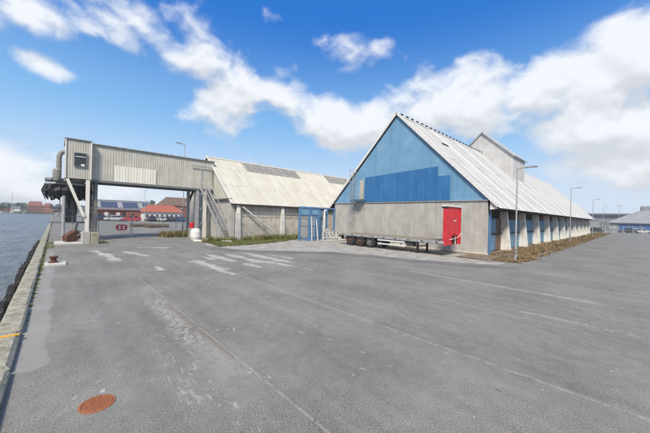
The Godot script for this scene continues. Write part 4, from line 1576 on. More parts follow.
	build(st, "white_hose", M.white, hb)

# ---------------------------------------------------------------- street lamps, poles and fences
func lamp(at: Vector3, hgt: float, label: String, group: String, arm := Vector3(0, 0.1, 1.0)) -> void:
	var o := thing("street_lamp", label, "street lamp", at, 0.0, group)
	var st := mb()
	tube(st, [V(0, 0, 0), V(0, 1.1, 0)], 0.075, 12, 0.075)
	build(st, "base_sleeve", M.steel, o)
	st = mb()
	tube(st, [V(0, 1.1, 0), V(0, hgt * 0.5, 0), V(0, hgt, 0)], 0.058, 12, 0.04)
	build(st, "pole", M.steel, o)
	st = mb()
	box(st, V(-0.0765, 0.62, 0), V(0.012, 0.36, 0.09))
	build(st, "access_door", M.steel_dark, o)
	st = mb()
	tube(st, [V(0, hgt - 0.03, 0), V(0, hgt + 0.02, 0.05), V(arm.x * 0.4, hgt + arm.y * 0.5, arm.z * 0.4)], 0.035, 8)
	build(st, "arm", M.steel, o)
	var d := V(arm.x, 0, arm.z).normalized()
	var hd := Basis(d.cross(Vector3.UP) * -1.0, Vector3.UP, -d * -1.0)
	st = mb()
	block(st, V(arm.x * 0.75, hgt + arm.y * 0.75, arm.z * 0.75), V(0.24, 0.10, 0.7), 0.03, hd)
	var head := build(st, "lamp_head", M.steel, o)
	st = mb()
	box(st, V(arm.x * 0.78, hgt + arm.y * 0.75 - 0.058, arm.z * 0.78), V(0.17, 0.02, 0.4), hd)
	build(st, "lens", M.lamp_glass, head)

func make_lamps() -> void:
	lamp(V(22.4, 0, -5.45), 6.1, "tall street lamp nearest the camera, at the warehouse corner", "street lamps along the warehouse")
	lamp(V(49.2, 0, -5.9), 7.1, "second street lamp along the warehouse, beside the brown verge", "street lamps along the warehouse")
	lamp(V(78.5, 0, -6.0), 7.35, "third street lamp, near the far end of the warehouse", "street lamps along the warehouse")
	lamp(V(104.5, 0, -6.0), 7.2, "fourth street lamp, just beyond the far end of the warehouse", "street lamps along the warehouse")
	lamp(V(11.44, 0, -37.9), 10.9, "tall lamp pole rising behind the conveyor bridge", "", V(-1.0, 0.15, 0.2))
	lamp(V(16.3, 0, -84), 8.2, "thin lamp pole standing before the low brick building", "", V(0.5, 0.1, 0.2))
	for q in [[210.0, 12.5, "slim mast with crossbar above the grey roof hall"]]:
		var o := thing("mast", q[2], "mast", V(q[0], 0, -6.2))
		var st := mb()
		tube(st, [V(0, 0, 0), V(0, q[1], 0)], 0.12, 8, 0.06)
		build(st, "pole", M.steel, o)
		st = mb()
		box(st, V(0, q[1] - 0.6, 0), V(0.14, 0.2, 2.4))
		build(st, "crossbar", M.steel, o)

func mesh_panel(a: Vector3, b: Vector3, y0: float, y1: float, step: float, r: float) -> SurfaceTool:
	# diagonal wires of a chain-link panel
	var st := mb()
	var d := b - a
	var len := d.length()
	d /= len
	var hgt := y1 - y0
	var k := -hgt
	while k < len:
		for s in [1.0, -1.0]:
			var s0 := maxf(k, 0.0)
			var s1 := minf(k + hgt, len)
			if s1 - s0 > 0.02:
				var ya := y0 + (s0 - k) if s > 0 else y1 - (s0 - k)
				var yb := y0 + (s1 - k) if s > 0 else y1 - (s1 - k)
				tube(st, [a + d * s0 + V(0, ya, 0), a + d * s1 + V(0, yb, 0)], r, 3, -1, false)
		k += step
	return st

func make_fences() -> void:
	# yard gate with the red sign
	var gate := thing("mesh_gate", "closed grey mesh gate leaf with a red and white sign", "gate")
	var a := V(2.95, 0, -34.2)
	var b := V(5.5, 0, -34.4)
	var st := mb()
	tube(st, [a + V(0, 0.15, 0), a + V(0, 2.0, 0)], 0.03, 8)
	tube(st, [b + V(0, 0.15, 0), b + V(0, 2.0, 0)], 0.03, 8)
	tube(st, [a + V(0, 2.0, 0), b + V(0, 2.0, 0)], 0.03, 8)
	tube(st, [a + V(0, 0.15, 0), b + V(0, 0.15, 0)], 0.03, 8)
	build(st, "frame", M.steel, gate)
	for p in [a - V(.15, 0, 0), b + V(.15, 0, 0)]:
		st = mb()
		tube(st, [p, p + V(0, 2.2, 0)], 0.055, 10)
		build(st, "post", M.steel, gate)
	st = mesh_panel(a, b, 0.15, 2.0, 0.09, 0.0022)
	build(st, "wire_mesh", M.steel, gate).set_meta("kind", "stuff")
	var sg := thing("gate_sign", "red oval sign with two white blocks on the mesh gate", "sign", V(4.75, 1.0, -34.26))
	st = mb()
	var poly := PackedVector2Array()
	for k in 24:
		var t := TAU * k / 24.0
		poly.append(Vector2(0.46 * signf(cos(t)) * pow(absf(cos(t)), 0.6), 0.29 * signf(sin(t)) * pow(absf(sin(t)), 0.6)))
	prism(st, Vector3.ZERO, Vector3.RIGHT, Vector3.UP, poly, V(0, 0, 0.02))
	build(st, "plate", M.sign_red, sg)
	for x in [-0.17, 0.17]:
		st = mb()
		box(st, V(x, 0, 0.024), V(0.19, 0.36, 0.008))
		build(st, "white_block", M.white, sg)
		st = mb()
		box(st, V(x, 0, 0.030), V(0.19, 0.05, 0.008))
		build(st, "red_bar", M.sign_red, sg)
	# chain link fence from the gateway towards the shed
	fence([V(8.3, 0, -34.0), V(9.6, 0, -34.1), V(11.0, 0, -34.3)], 2.0, "short chain-link fence behind the dry weeds under the conveyor bridge")
	fence([V(12.9, 0, -26.35), V(15.6, 0, -26.3), V(18.4, 0, -26.2)], 2.62, "chain-link fence along the side wall of the pale shed")
	fence([V(11.75, 0, -28.4), V(12.6, 0, -26.4)], 2.62, "narrow chain-link fence piece beside the steel stair")
	# far yard fence on the right
	var pts := []
	for k in 16:
		pts.append(V(122.0, 0, -14.0 + k * 1.9))
	fence(pts, 2.1, "pale fence across the far end of the road behind the parked cars", M.white_paint, false)

func fence(pts: Array, hgt: float, label: String, m: Material = null, wires := true) -> void:
	if m == null:
		m = M.steel
	var f := thing("chain_link_fence", label, "fence")
	var st := mb()
	for p in pts:
		st = mb()
		tube(st, [p, p + V(0, hgt + 0.06, 0)], 0.035, 8)
		build(st, "post", m, f)
	for k in pts.size() - 1:
		for y in [hgt, hgt * 0.5, 0.12]:
			st = mb()
			tube(st, [pts[k] + V(0, y, 0), pts[k + 1] + V(0, y, 0)], 0.02 if y == hgt else 0.008, 6)
			build(st, "rail" if y == hgt else "wire", m, f)
		if wires:
			st = mesh_panel(pts[k], pts[k + 1], 0.1, hgt, 0.13, 0.0022)
			build(st, "wire_mesh", m, f).set_meta("kind", "stuff")

# ---------------------------------------------------------------- buildings and things behind the gate
func gable_house(called: String, label: String, lo: Vector3, w: float, d: float, eave: float, ridge: float, wall: Material, roof: Material, hip: float, over := 0.3) -> Node3D:
	# lo = near left corner, width along +X, depth along -Z, ridge along X
	var h := thing(called, label, "building", lo)
	var st := mb()
	box(st, V(w / 2, eave / 2, -d / 2), V(w, eave, d))
	build(st, "wall", wall, h)
	st = mb()
	var A := V(-over, eave, over)
	var B := V(w + over, eave, over)
	var C := V(w + over, eave, -d - over)
	var D := V(-over, eave, -d - over)
	var E1 := V(-over + hip, ridge, -d / 2)
	var F1 := V(w + over - hip, ridge, -d / 2)
	quad(st, A, B, F1, E1, V(0, 1, 1))
	quad(st, D, C, F1, E1, V(0, 1, -1))
	tri(st, A, D, E1, V(-1, 0.5, 0))
	tri(st, B, C, F1, V(1, 0.5, 0))
	quad(st, A, B, C, D, V(0, -1, 0))
	var r := build(st, "roof", roof, h)
	st = mb()
	tube(st, [E1 + V(0, 0.03, 0), F1 + V(0, 0.03, 0)], 0.09, 6)
	build(st, "ridge_cap", roof, r)
	return h

func window_at(h: Node3D, x: float, y: float, w: float, hh: float, frame: Material, glass: Material) -> void:
	var st := mb()
	box(st, V(x, y, 0.03), V(w, hh, 0.06))
	var f := build(st, "window", frame, h)
	st = mb()
	for s in [-1, 1]:
		box(st, V(x + s * w * 0.235, y, 0.065), V(w * 0.40, hh * 0.84, 0.02))
	build(st, "pane", glass, f)

func make_far_yard() -> void:
	# long low brick building with a slate roof, solar panels on it
	var lb := gable_house("brick_building", "long low red brick building with grey roof seen under the bridge", V(7.6, 0, -99.0), 13.5, 9.0, 3.0, 5.6, M.brick_red, M.slate, 0.3)
	for k in 9:
		window_at(lb, 1.2 + k * 1.35, 1.75, 0.8, 0.95, M.house_white if k in [1, 3, 5] else M.steel_dark, M.house_white if k in [1, 3, 5] else M.glass)
	for k in 10:
		var st := mb()
		box(st, V(0.9 + k * 1.25, 4.35, -2.0), V(1.15, 0.06, 3.2), Basis(Vector3.RIGHT, 0.51))
		build(st, "roof_panel", M.solar if k % 4 else M.hall_roof, lb)
	var st := mb()
	box(st, V(6.75, 2.85, 0.2), V(13.5, 0.35, 0.3))
	build(st, "fascia", M.brick_red, lb)
	# brick annex
	var an := gable_house("brick_building", "square red brick annex between the low building and the white house", V(14.6, 0, -96.0), 3.2, 2.6, 2.9, 3.1, M.brick_red, M.slate, 0.2)
	window_at(an, 1.2, 1.5, 0.7, 0.8, M.steel_dark, M.glass)
	# white house with orange tiled hip roof
	var hs := gable_house("white_house", "white house with an orange tiled hip roof behind the gate", V(17.7, 0, -92.0), 10.2, 7.0, 2.55, 4.6, M.house_white, M.tile_red, 2.2, 0.4)
	for k in 8:
		window_at(hs, 0.75 + k * 1.24, 1.45, 0.72, 1.15, M.white, M.glass)
	st = mb()
	box(st, V(5.1, 0.35, 0.03), V(10.2, 0.5, 0.04))
	build(st, "plinth", M.slate, hs)
	# dark roofed brick hall behind
	var dk := gable_house("brick_hall", "brick hall with a dark gabled roof rising behind the white house", V(31.6, 0, -130), 16.0, 11.0, 5.4, 8.9, M.brick_red, M.board_brown, 2.6)
	window_at(dk, 3.0, 3.6, 1.2, 1.6, M.house_white, M.glass)
	window_at(dk, 7.0, 3.6, 1.2, 1.6, M.house_white, M.glass)
	# cars
	car(V(14.6, 0, -90.0), PI / 2, "paint_red", "bright red car parked before the low brick building")
	car(V(11.0, 0, -91.0), PI / 2 + 0.1, "paint_silver", "silver car left of the bright red one before the brick building")
	var cl := [["paint_dark", "black car first in the row before the brick building"], ["paint_silver", "silver car in the row before the brick building"], ["paint_dark", "dark car next to the red one before the brick building"]]
	for k in 3:
		car(V(8.6 + k * 1.95, 0, -95.5), 0.05 * k, cl[k][0], cl[k][1])
	var cl2 := [["paint_dark", "dark car parked at the left end of the white house"], ["paint_silver", "silver car parked under the white house windows"], ["paint_dark", "black car parked before the middle of the white house"], ["paint_blue", "blue car parked at the right end of the white house"]]
	for k in 4:
		car(V(19.0 + k * 2.3, 0, -89.5 + 0.3 * (k % 2)), 0.06 * k, cl2[k][0], cl2[k][1])
	# stacks of boards
	for q in [[10.9, -58.0, "long stack of weathered boards lying on the yard behind the gate"], [12.6, -55.0, "shorter stack of boards nearer the dry weeds behind the gate"]]:
		var stk := thing("board_stack", q[2], "boards", V(q[0], 0, q[1]), 0.3, "board stacks in the far yard")
		for y in 3:
			for x in 4:
				st = mb()
				box(st, V(0.0 + rng.randf_range(-.1, .1), 0.10 + y * 0.2, (x - 1.5) * 0.32), V(3.4, 0.16, 0.28))
				build(st, "board", M.plank if (x + y) % 3 else M.rust, stk)
	tree(V(29.5, 0, -140), 7.5, 2.6, "leaf_dark", "dark round tree peeping over the orange roof", "")
	tree(V(24.5, 0, -145), 6.2, 2.2, "leaf_mid", "small green tree behind the white house ridge", "")

# ---------------------------------------------------------------- cars
var car_meshes := {}

func car(at: Vector3, turn: float, paint: String, label: String, group := "") -> void:
	if not car_meshes.has("body"):
		var st := mb()
		# stations along the length: z, half width, sill, belt
		var stn := [[-2.12, 0.62, 0.42, 0.68], [-2.02, 0.78, 0.30, 0.80], [-1.4, 0.86, 0.24, 0.90], [0.0, 0.88, 0.24, 0.94], [1.3, 0.87, 0.24, 0.97], [1.95, 0.80, 0.30, 0.95], [2.10, 0.68, 0.44, 0.84]]
		var prev := []
		for s in stn:
			var r := [V(-s[1] * 0.96, s[2], s[0]), V(-s[1], (s[2] + s[3]) * 0.5, s[0]), V(-s[1] * 0.93, s[3], s[0]), V(s[1] * 0.93, s[3], s[0]), V(s[1], (s[2] + s[3]) * 0.5, s[0]), V(s[1] * 0.96, s[2], s[0])]
			if prev.size():
				for k in 6:
					var j := (k + 1) % 6
					var c: Vector3 = (prev[k] + prev[j] + r[k] + r[j]) * 0.25
					quad(st, prev[k], prev[j], r[j], r[k], c - V(0, 0.6, c.z))
			else:
				for k in range(1, 5):
					tri(st, r[0], r[k], r[k + 1], Vector3.FORWARD)
			prev = r
		for k in range(1, 5):
			tri(st, prev[0], prev[k], prev[k + 1], Vector3.BACK)
		car_meshes.body = st.commit()
		st = mb()
		var bl := [V(-.80, .90, -1.15), V(.80, .90, -1.15), V(.80, .95, 1.75), V(-.80, .95, 1.75)]
		var tp := [V(-.60, 1.40, -0.35), V(.60, 1.40, -0.35), V(.60, 1.40, 1.05), V(-.60, 1.40, 1.05)]
		for k in 4:
			var j := (k + 1) % 4
			quad(st, bl[k], bl[j], tp[j], tp[k], (bl[k] + bl[j]) * 0.5 - V(0, 0.6, 0.3))
		car_meshes.glass = st.commit()
		st = mb()
		block(st, V(0, 1.43, 0.35), V(1.24, 0.08, 1.46), 0.03)
		for sx in [-1.0, 1.0]:
			for e in [[V(.80, .92, -1.15), V(.60, 1.41, -.35)], [V(.81, .95, .25), V(.62, 1.41, .3)], [V(.80, .96, 1.75), V(.60, 1.41, 1.05)]]:
				bar(st, V(e[0].x * sx, e[0].y, e[0].z), V(e[1].x * sx, e[1].y, e[1].z), 0.07, 0.05)
		car_meshes.roof = st.commit()
		st = mb()
		lathe(st, Vector3.ZERO, Vector3.RIGHT, [Vector2(0.2, -.1), Vector2(0.31, -.1), Vector2(0.32, 0), Vector2(0.31, .1), Vector2(0.2, .1)], 16)
		car_meshes.tyre = st.commit()
		st = mb()
		lathe(st, Vector3.ZERO, Vector3.RIGHT, [Vector2(0, -.09), Vector2(0.2, -.1), Vector2(0.2, .1), Vector2(0, .09)], 12)
		car_meshes.rim = st.commit()
		st = mb()
		block(st, Vector3.ZERO, V(0.34, 0.13, 0.1), 0.02)
		car_meshes.lamp = st.commit()
	var o := thing("parked_car", label, "car", at, turn, group)
	place(car_meshes.body, "body", M[paint], o, Transform3D())
	place(car_meshes.glass, "windows", M.car_glass, o, Transform3D())
	place(car_meshes.roof, "roof", M[paint], o, Transform3D())
	for sx in [-1.0, 1.0]:
		for z in [-1.32, 1.32]:
			var w := Node3D.new()
			w.name = "wheel"
			o.add_child(w, true)
			w.position = V(sx * 0.80, 0.32, z)
			place(car_meshes.tyre, "tyre", M.rubber, w, Transform3D())
			place(car_meshes.rim, "rim", M.chrome, w, Transform3D())
		place(car_meshes.lamp, "headlight", M.lamp_glass, o, Transform3D(Basis(), V(sx * 0.56, 0.66, -2.06)))
		place(car_meshes.lamp, "tail_light", M.tail_red, o, Transform3D(Basis(), V(sx * 0.58, 0.78, 2.04)))

# ---------------------------------------------------------------- far end of the road, right
func make_far_right() -> void:
	var h := thing("grey_hall", "wide hall with a low grey hip roof and blue fascia at the road's end", "building", V(186, 0, 0))
	var st := mb()
	box(st, V(12, 1.65, 12), V(24, 3.3, 41))
	build(st, "wall", M.hall_wall, h)
	st = mb()
	var A := V(-1, 3.35, -9.5)
	var B := V(-1, 3.35, 33)
	var C := V(25, 3.35, 33)
	var D := V(25, 3.35, -9.5)
	var e1 := V(9, 9.0, 0.5)
	var e2 := V(9, 9.0, 23)
	var e3 := V(15, 9.0, 23)
	var e4 := V(15, 9.0, 0.5)
	quad(st, A, B, e2, e1, V(-1, 1, 0))
	quad(st, B, C, e3, e2, V(0, 1, 1))
	quad(st, C, D, e4, e3, V(1, 1, 0))
	quad(st, D, A, e1, e4, V(0, 1, -1))
	quad(st, e1, e2, e3, e4, V(0, 1, 0))
	build(st, "roof", M.hall_roof, h)
	st = mb()
	block(st, V(12, 10.0, 12), V(5.5, 2.6, 22), 0.5)
	build(st, "roof_monitor", M.hall_roof, h)
	st = mb()
	box(st, V(-1.02, 3.2, 11.75), V(0.1, 0.3, 42.5))
	build(st, "gutter", M.steel_dark, h)
	for k in 12:
		st = mb()
		box(st, V(-0.06, 1.6, -7.2 + k * 3.3), V(0.12, 2.2, 2.6))
		build(st, "door", M.blue_fascia if k % 5 != 0 else M.steel, h)
	var h2 := thing("flat_hall", "dark grey flat-roofed hall between the warehouse end and the grey hip roof", "building", V(232, 0, -18))
	st = mb()
	box(st, V(10, 3.9, 9), V(20, 7.8, 40))
	build(st, "wall", M.hall_wall, h2)
	st = mb()
	box(st, V(9.5, 8.2, 9), V(22, 0.9, 41.5))
	build(st, "roof", M.slate, h2)
	for k in 8:
		st = mb()
		box(st, V(-0.06, 2.2, -8 + k * 4.4), V(0.12, 3.4, 3.0))
		build(st, "door", M.steel_dark if k % 2 else M.hall_roof, h2)
	car(V(131.5, 0, -2.0), 0.2, "paint_dark", "dark car parked leftmost of the pair before the grey hall")
	car(V(134.0, 0, -0.6), 0.15, "paint_white", "white van-like car parked behind the dark and silver cars")
	car(V(132.0, 0, 1.4), PI * 0.5 + 1.45, "paint_silver", "silver car parked rightmost before the grey hall")
	car(V(118.0, 0, -8.6), 0.0, "paint_dark", "small dark car half hidden behind the far fence by the fourth lamp")

# ---------------------------------------------------------------- trees and the far shore
func tree(at: Vector3, hgt: float, rad: float, leaf: String, label: String, group: String) -> void:
	var o := thing("tree", label, "tree", at, 0, group)
	var st := mb()
	tube(st, [V(0, 0, 0), V(0.05, hgt * 0.35, 0), V(0, hgt * 0.7, 0.1)], rad * 0.09, 7, rad * 0.03)
	for k in 5:
		var a := k * 1.3
		tube(st, [V(0, hgt * (0.3 + 0.06 * k), 0), V(cos(a) * rad * 0.6, hgt * (0.5 + 0.06 * k), sin(a) * rad * 0.6)], rad * 0.04, 5, rad * 0.015)
	build(st, "trunk", M.bark, o)
	st = mb()
	var clumps := []
	for k in 16:
		var a := rng.randf() * TAU
		var q := sqrt(rng.randf())
		var y := rng.randf_range(0.34, 0.93)
		var env := sqrt(maxf(0.05, 1.0 - pow((y - 0.6) / 0.42, 2.0)))
		clumps.append([V(cos(a) * rad * q * env * 0.75, hgt * y, sin(a) * rad * q * env * 0.75), rad * rng.randf_range(0.25, 0.46)])
	for c in clumps:
		for k in 34:
			var d := V(rng.randfn(), rng.randfn(), rng.randfn()).normalized()
			var p: Vector3 = c[0] + d * c[1] * pow(rng.randf(), 0.35)
			var s := rad * rng.randf_range(0.06, 0.12)
			var bx := Basis(V(rng.randfn(), rng.randfn(), rng.randfn()).normalized(), rng.randf() * TAU)
			var up := (d + V(0, 0.4, 0)).normalized()
			tri(st, p + bx.x * s, p - bx.x * s * 0.6 + bx.y * s * 0.7, p - bx.x * s * 0.6 - bx.y * s * 0.7, up)
	build(st, "crown", M[leaf], o)

func make_far_shore() -> void:
	var st := mb()
	box(st, V(-160, -1.0, -420), V(700, 2.2, 185))
	setting(st, "far_shore", M.land)
	st = mb()
	for k in 40:
		var x := -420.0 + k * 18.0
		tri(st, V(x - 60, -1, -700), V(x + 60, -1, -700), V(x, 9.0 + 4.0 * sin(k * 1.3), -700), Vector3.BACK)
	prism(st, V(0, 0, -640), Vector3.RIGHT, Vector3.UP, PackedVector2Array([Vector2(-700, -2), Vector2(500, -2), Vector2(500, 7), Vector2(200, 10), Vector2(0, 8), Vector2(-90, 11), Vector2(-260, 8), Vector2(-700, 9)]), V(0, 0, -30))
	setting(st, "hills", M.land)
	var b1 := gable_house("red_building", "long red building with a red roof across the water", V(-16.5, 0.1, -331), 8.5, 9, 4.6, 8.4, M.brick_red, M.brick_red, 1.0)
	for k in 6:
		window_at(b1, 0.9 + k * 1.3, 2.9, 0.6, 1.0, M.house_white, M.glass)
	var b2 := gable_house("red_building", "lower orange-brown building to the right of the red one across the water", V(-7.6, 0.1, -330), 6.0, 9, 4.4, 7.2, M.tile_red, M.brick_red, 1.4)
	for k in 4:
		window_at(b2, 0.9 + k * 1.3, 2.6, 0.6, 1.0, M.house_white, M.glass)
	var b3 := gable_house("shore_house", "pale low boathouse among the boats across the water", V(-25.5, 0.1, -330), 5.0, 7, 2.4, 4.0, M.house_white, M.slate, 0.3)
	window_at(b3, 1.2, 1.4, 0.8, 0.8, M.steel_dark, M.glass)
	gable_house("shore_house", "dark roofed house behind the shore trees at the left edge", V(-33.5, 0.1, -345), 7.0, 8, 4.0, 6.6, M.brick_red, M.slate, 0.3)
	gable_house("shore_house", "dark house right of the red buildings, nearest the quay line", V(-1.2, 0.1, -335), 8.0, 8, 4.4, 6.4, M.brick_red, M.slate, 1.2)
	var tr := [[-36.0, -334, 6.8, 2.9, "leaf_mid", "green tree at the left edge of the far shore"], [-31.0, -336, 6.6, 2.8, "leaf_dark", "dark tree left of the pale boathouse on the far shore"], [-27.5, -341, 6.2, 2.5, "leaf_mid", "tree directly behind the pale boathouse"], [-21.8, -335, 7.0, 2.5, "leaf_dark", "dark tree just right of the pale boathouse"], [-19.2, -334, 7.4, 2.3, "leaf_warm", "yellow-green tree at the left of the red building"], [-17.4, -328.6, 5.2, 1.6, "leaf_warm", "low yellowish tree in front of the red building's corner"], [-2.6, -331, 6.4, 2.3, "leaf_dark", "dark tree at the right end of the orange-brown building"], [1.5, -329, 6.8, 2.6, "leaf_dark", "dark tree on the far shore in line with the quay"]]
	for t in tr:
		tree(V(t[0], 0.1, t[1]), t[2], t[3], t[4], t[5], "trees on the far shore")
	# small boats moored across the water
	var bl := ["white motor boat moored at the far left shore", "small white boat second from the left across the water", "white cabin boat moored before the pale boathouse", "small grey boat moored before the red building"]
	var bx := [-29.5, -27.2, -24.0, -17.5]
	for k in 4:
		var o := thing("moored_boat", bl[k], "boat", V(bx[k], -1.3, -318.0 - k), 0.2 * k, "boats across the water")
		st = mb()
		var L := 2.6 if k % 2 == 0 else 2.0
		var prev := []
		for s in 7:
			var t := s / 6.0
			var hw := 0.75 * sqrt(maxf(0.02, 1.0 - pow(t, 3.0)))
			var x := lerpf(-L / 2, L / 2, t)
			var r := [V(x, -0.1, -hw * 0.5), V(x, 0.7 + t * 0.25, -hw), V(x, 0.7 + t * 0.25, hw), V(x, -0.1, hw * 0.5)]
			if prev.size():
				for i in 4:
					var j := (i + 1) % 4
					var c: Vector3 = (prev[i] + prev[j] + r[i] + r[j]) * 0.25
					quad(st, prev[i], prev[j], r[j], r[i], c - V(c.x, 0.4, 0))
			else:
				quad(st, r[0], r[1], r[2], r[3], Vector3.LEFT)
			prev = r
		build(st, "hull", M.white if k < 3 else M.steel, o)
		st = mb()
		block(st, V(-0.1, 1.05, 0), V(L * 0.42, 0.75, 0.9), 0.12)
		build(st, "cabin", M.white if k != 1 else M.steel_dark, o)
		st = mb()
		box(st, V(-0.1, 1.12, 0), V(L * 0.43, 0.26, 0.92))
		build(st, "cabin_window", M.glass, o)
	var ms := thing("boat_mast", "thin tall mast rising above the boats on the far shore", "mast", V(-24.3, -1.3, -322))
	st = mb()
	tube(st, [V(0, 0, 0), V(0, 16.0, 0)], 0.13, 6, 0.08)
	build(st, "pole", M.steel_dark, ms)
	st = mb()
	bar(st, V(0, 9.5, -0.9), V(0, 9.5, 0.9), 0.08, 0.08)
	build(st, "spreader", M.steel_dark, ms)

# ---------------------------------------------------------------- small things in the yard
func make_small_things() -> void:
	# white sack with a red drum behind it, by the bridge legs
	var st := mb()
	lathe(st, Vector3.ZERO, Vector3.UP, [Vector2(0.0, 0.0), Vector2(0.42, 0.0), Vector2(0.50, 0.25), Vector2(0.48, 0.75), Vector2(0.38, 1.02), Vector2(0.16, 1.1), Vector2(0.0, 1.08)], 18)
	var bag := build(st, "white_sack", M.white_paint)
	bag.position = V(10.15, 0, -29.6)
	tag(bag, "full white sack standing by the conveyor bridge legs", "sack")
	var dr := thing("red_drum", "small red drum on a grey stand behind the white sack", "drum", V(10.0, 0, -30.3))
	st = mb()
	box(st, V(0, 0.55, 0), V(0.5, 1.1, 0.4))
	build(st, "stand", M.steel, dr)
	st = mb()
	lathe(st, V(0, 1.1, 0), Vector3.UP, [Vector2(0.0, 0.0), Vector2(0.22, 0.0), Vector2(0.23, 0.03), Vector2(0.22, 0.5), Vector2(0.2, 0.53), Vector2(0, 0.53)], 16)
	build(st, "drum", M.sign_red, dr)
	# low white kerb stones at the grass corner
	for k in 4:
		st = mb()
		block(st, Vector3.ZERO, V(0.9, 0.14, 0.34), 0.03)
		var o := build(st, "kerb_stone", M.house_white)
		o.position = V(9.75 + k * 0.62, 0.06, -27.6 + k * 0.62)
		o.rotation.y = -0.75 + 0.04 * k
		tag(o, ["flat white kerb stone nearest the white sack", "second flat white kerb stone from the white sack", "third flat white kerb stone from the sack, touching the grass", "flat white kerb stone farthest from the sack, at the stair foot"][k], "kerb stone", "white kerb stones by the stair")
	# loose rubble on the apron
	st = mb()
	for k in 260:
		var p := V(rng.randf_range(18.0, 23.3), 0.01, rng.randf_range(-23.2, -6.2))
		if rng.randf() < 0.4:
			p.x = 23.4 - rng.randf() * 0.6
		if p.x < 17.0 + (p.z + 12.0) * 0.25:
			continue
		var s := rng.randf_range(0.02, 0.07)
		block(st, p + V(0, s * 0.35, 0), V(s * 1.6, s, s * 1.2), s * 0.25, Basis(Vector3.UP, rng.randf() * TAU))
	var rb := build(st, "rubble", M.kerb)
	tag(rb, "loose crumbs of concrete scattered along the gable foot", "rubble", "", "stuff")

# ---------------------------------------------------------------- plants
func tuft(n: int, hgt: float, spread: float, wide: float) -> ArrayMesh:
	var st := mb()
	for k in n:
		var a := rng.randf() * TAU
		var o := V(cos(a), 0, sin(a)) * spread * 0.4 * rng.randf()
		var lean := V(cos(a), 0, sin(a)) * spread * rng.randf_range(0.2, 1.0)
		var hh := hgt * rng.randf_range(0.5, 1.0)
		var s := V(-sin(a), 0, cos(a)) * wide
		var m := o + lean * 0.35 + V(0, hh * 0.6, 0)
		var t := o + lean + V(0, hh, 0)
		quad(st, o - s, o + s, m + s * 0.7, m - s * 0.7, V(cos(a), 0.5, sin(a)))
		tri(st, m - s * 0.7, m + s * 0.7, t, V(cos(a), 0.5, sin(a)))
	return st.commit()

func scatter(called: String, label: String, category: String, mesh: ArrayMesh, spots: Array, cols: Array, s0: float, s1: float) -> void:
	var mmi := MultiMeshInstance3D.new()
	var mm := MultiMesh.new()
	mm.transform_format = MultiMesh.TRANSFORM_3D
	mm.use_colors = true
	mm.mesh = mesh
	mm.instance_count = spots.size()
	for k in spots.size():
		var s := rng.randf_range(s0, s1)
		mm.set_instance_transform(k, Transform3D(Basis(Vector3.UP, rng.randf() * TAU).scaled(V(s, s * rng.randf_range(0.7, 1.2), s)), spots[k]))
		var c: Color = cols[rng.randi() % cols.size()]
		var f := rng.randf_range(0.75, 1.25)
		mm.set_instance_color(k, Color(c.r * f, c.g * f, c.b * f))
	mmi.multimesh = mm
	mmi.material_override = M.grass
	mmi.name = numbered(called)
	add_child(mmi)
	tag(mmi, label, category, "", "stuff")

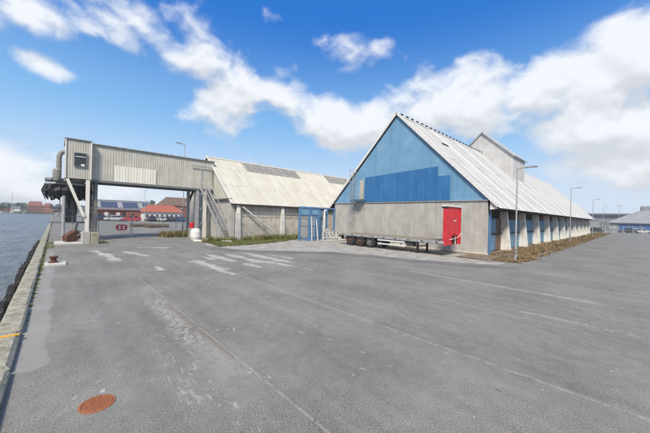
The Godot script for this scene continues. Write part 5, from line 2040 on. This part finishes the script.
func make_plants() -> void:
	var green := [Color(0.13, 0.17, 0.04), Color(0.19, 0.21, 0.06), Color(0.26, 0.24, 0.09), Color(0.09, 0.125, 0.03)]
	var dry := [Color(0.30, 0.21, 0.10), Color(0.38, 0.29, 0.16), Color(0.22, 0.14, 0.065), Color(0.17, 0.15, 0.06), Color(0.26, 0.16, 0.07)]
	var low := tuft(22, 0.13, 0.17, 0.008)
	var tall := tuft(24, 0.40, 0.28, 0.009)
	var poly := PackedVector2Array([Vector2(9.5, -22.2), Vector2(13.0, -22.6), Vector2(16.5, -23.8), Vector2(19.2, -25.2), Vector2(19.8, -26.9), Vector2(12.8, -26.9), Vector2(10.0, -26.2)])
	var sp := []
	while sp.size() < 2700:
		var p := Vector2(rng.randf_range(9, 20), rng.randf_range(-27, -22))
		if Geometry2D.is_point_in_polygon(p, poly):
			sp.append(V(p.x, 0.01, p.y))
	scatter("grass", "green grass growing at the foot of the pale shed", "grass", low, sp, green, 0.6, 1.2)
	sp = []
	for k in 420:
		sp.append(V(clampf(rng.randfn(17.0, 1.9), 12.5, 20.3), 0.0, -26.7 + absf(rng.randfn()) * 0.55))
	for k in 60:
		sp.append(V(rng.randf_range(9.6, 12.4), 0.0, rng.randf_range(-26.9, -25.6)))
	scatter("weeds", "tall weeds along the shed wall below the diagonal pipe", "weeds", tall, sp, green + [dry[3], Color(0.25, 0.22, 0.08)], 0.7, 1.7)
	sp = []
	for k in 3600:
		var x := 21.2 + pow(rng.randf(), 1.4) * 76.0
		var z := rng.randf_range(-7.6, -4.7)
		if x < 24 and z < -6.6:
			continue
		if rng.randf() > 0.15 + 0.85 * pow(absf(sin(x * 0.8 + z) * cos(x * 0.33 - z * 0.9)), 0.7):
			continue
		sp.append(V(x, 0.02, z))
	scatter("dry_grass", "brown dry grass and weeds on the verge along the warehouse", "grass", low, sp, dry, 0.5, 1.35)
	sp = []
	for k in 420:
		var x := rng.randf_range(26, 99)
		sp.append(V(x, 0.02, -5.4 - absf(rng.randfn()) * 0.8))
	for k in 130:
		sp.append(V(rng.randf_range(92, 112), 0.02, rng.randf_range(-8.5, -4.6)))
	scatter("dry_weeds", "taller brown weeds standing in clumps on the warehouse verge", "weeds", tall, sp, dry + [Color(0.10, 0.12, 0.04)], 0.6, 1.3)
	sp = []
	for k in 420:
		sp.append(V(rng.randf_range(8.1, 11.6), 0.0, rng.randf_range(-34.6, -32.9)))
	scatter("dry_weeds", "dry tan weeds beside the fence under the conveyor bridge", "weeds", tall, sp, [Color(0.32, 0.26, 0.13), Color(0.24, 0.20, 0.09), Color(0.15, 0.15, 0.05)], 0.8, 1.9)
	sp = []
	for k in 420:
		sp.append(V(-0.46 + absf(rng.randfn()) * 0.03, 0.0, -9.0 - sqrt(rng.randf()) * 22.0))
	for k in 90:
		sp.append(V(rng.randf_range(-0.4, 0.0), 0.0, rng.randf_range(-31.5, -26)))
	for k in 150:
		sp.append(V(rng.randf_range(2.0, 3.2), 0.0, rng.randf_range(-31.5, -28.6)))
	scatter("grass", "green tufts growing in the joint behind the quay kerb", "grass", low, sp, green, 0.15, 0.75)
	sp = []
	for k in 500:
		sp.append(V(23.45 - absf(rng.randfn()) * 0.12, 0.0, rng.randf_range(-23.6, -6.4)))
	scatter("grass", "sparse dry tufts at the foot of the blue gable wall", "grass", low, sp, dry + green, 0.25, 0.8)
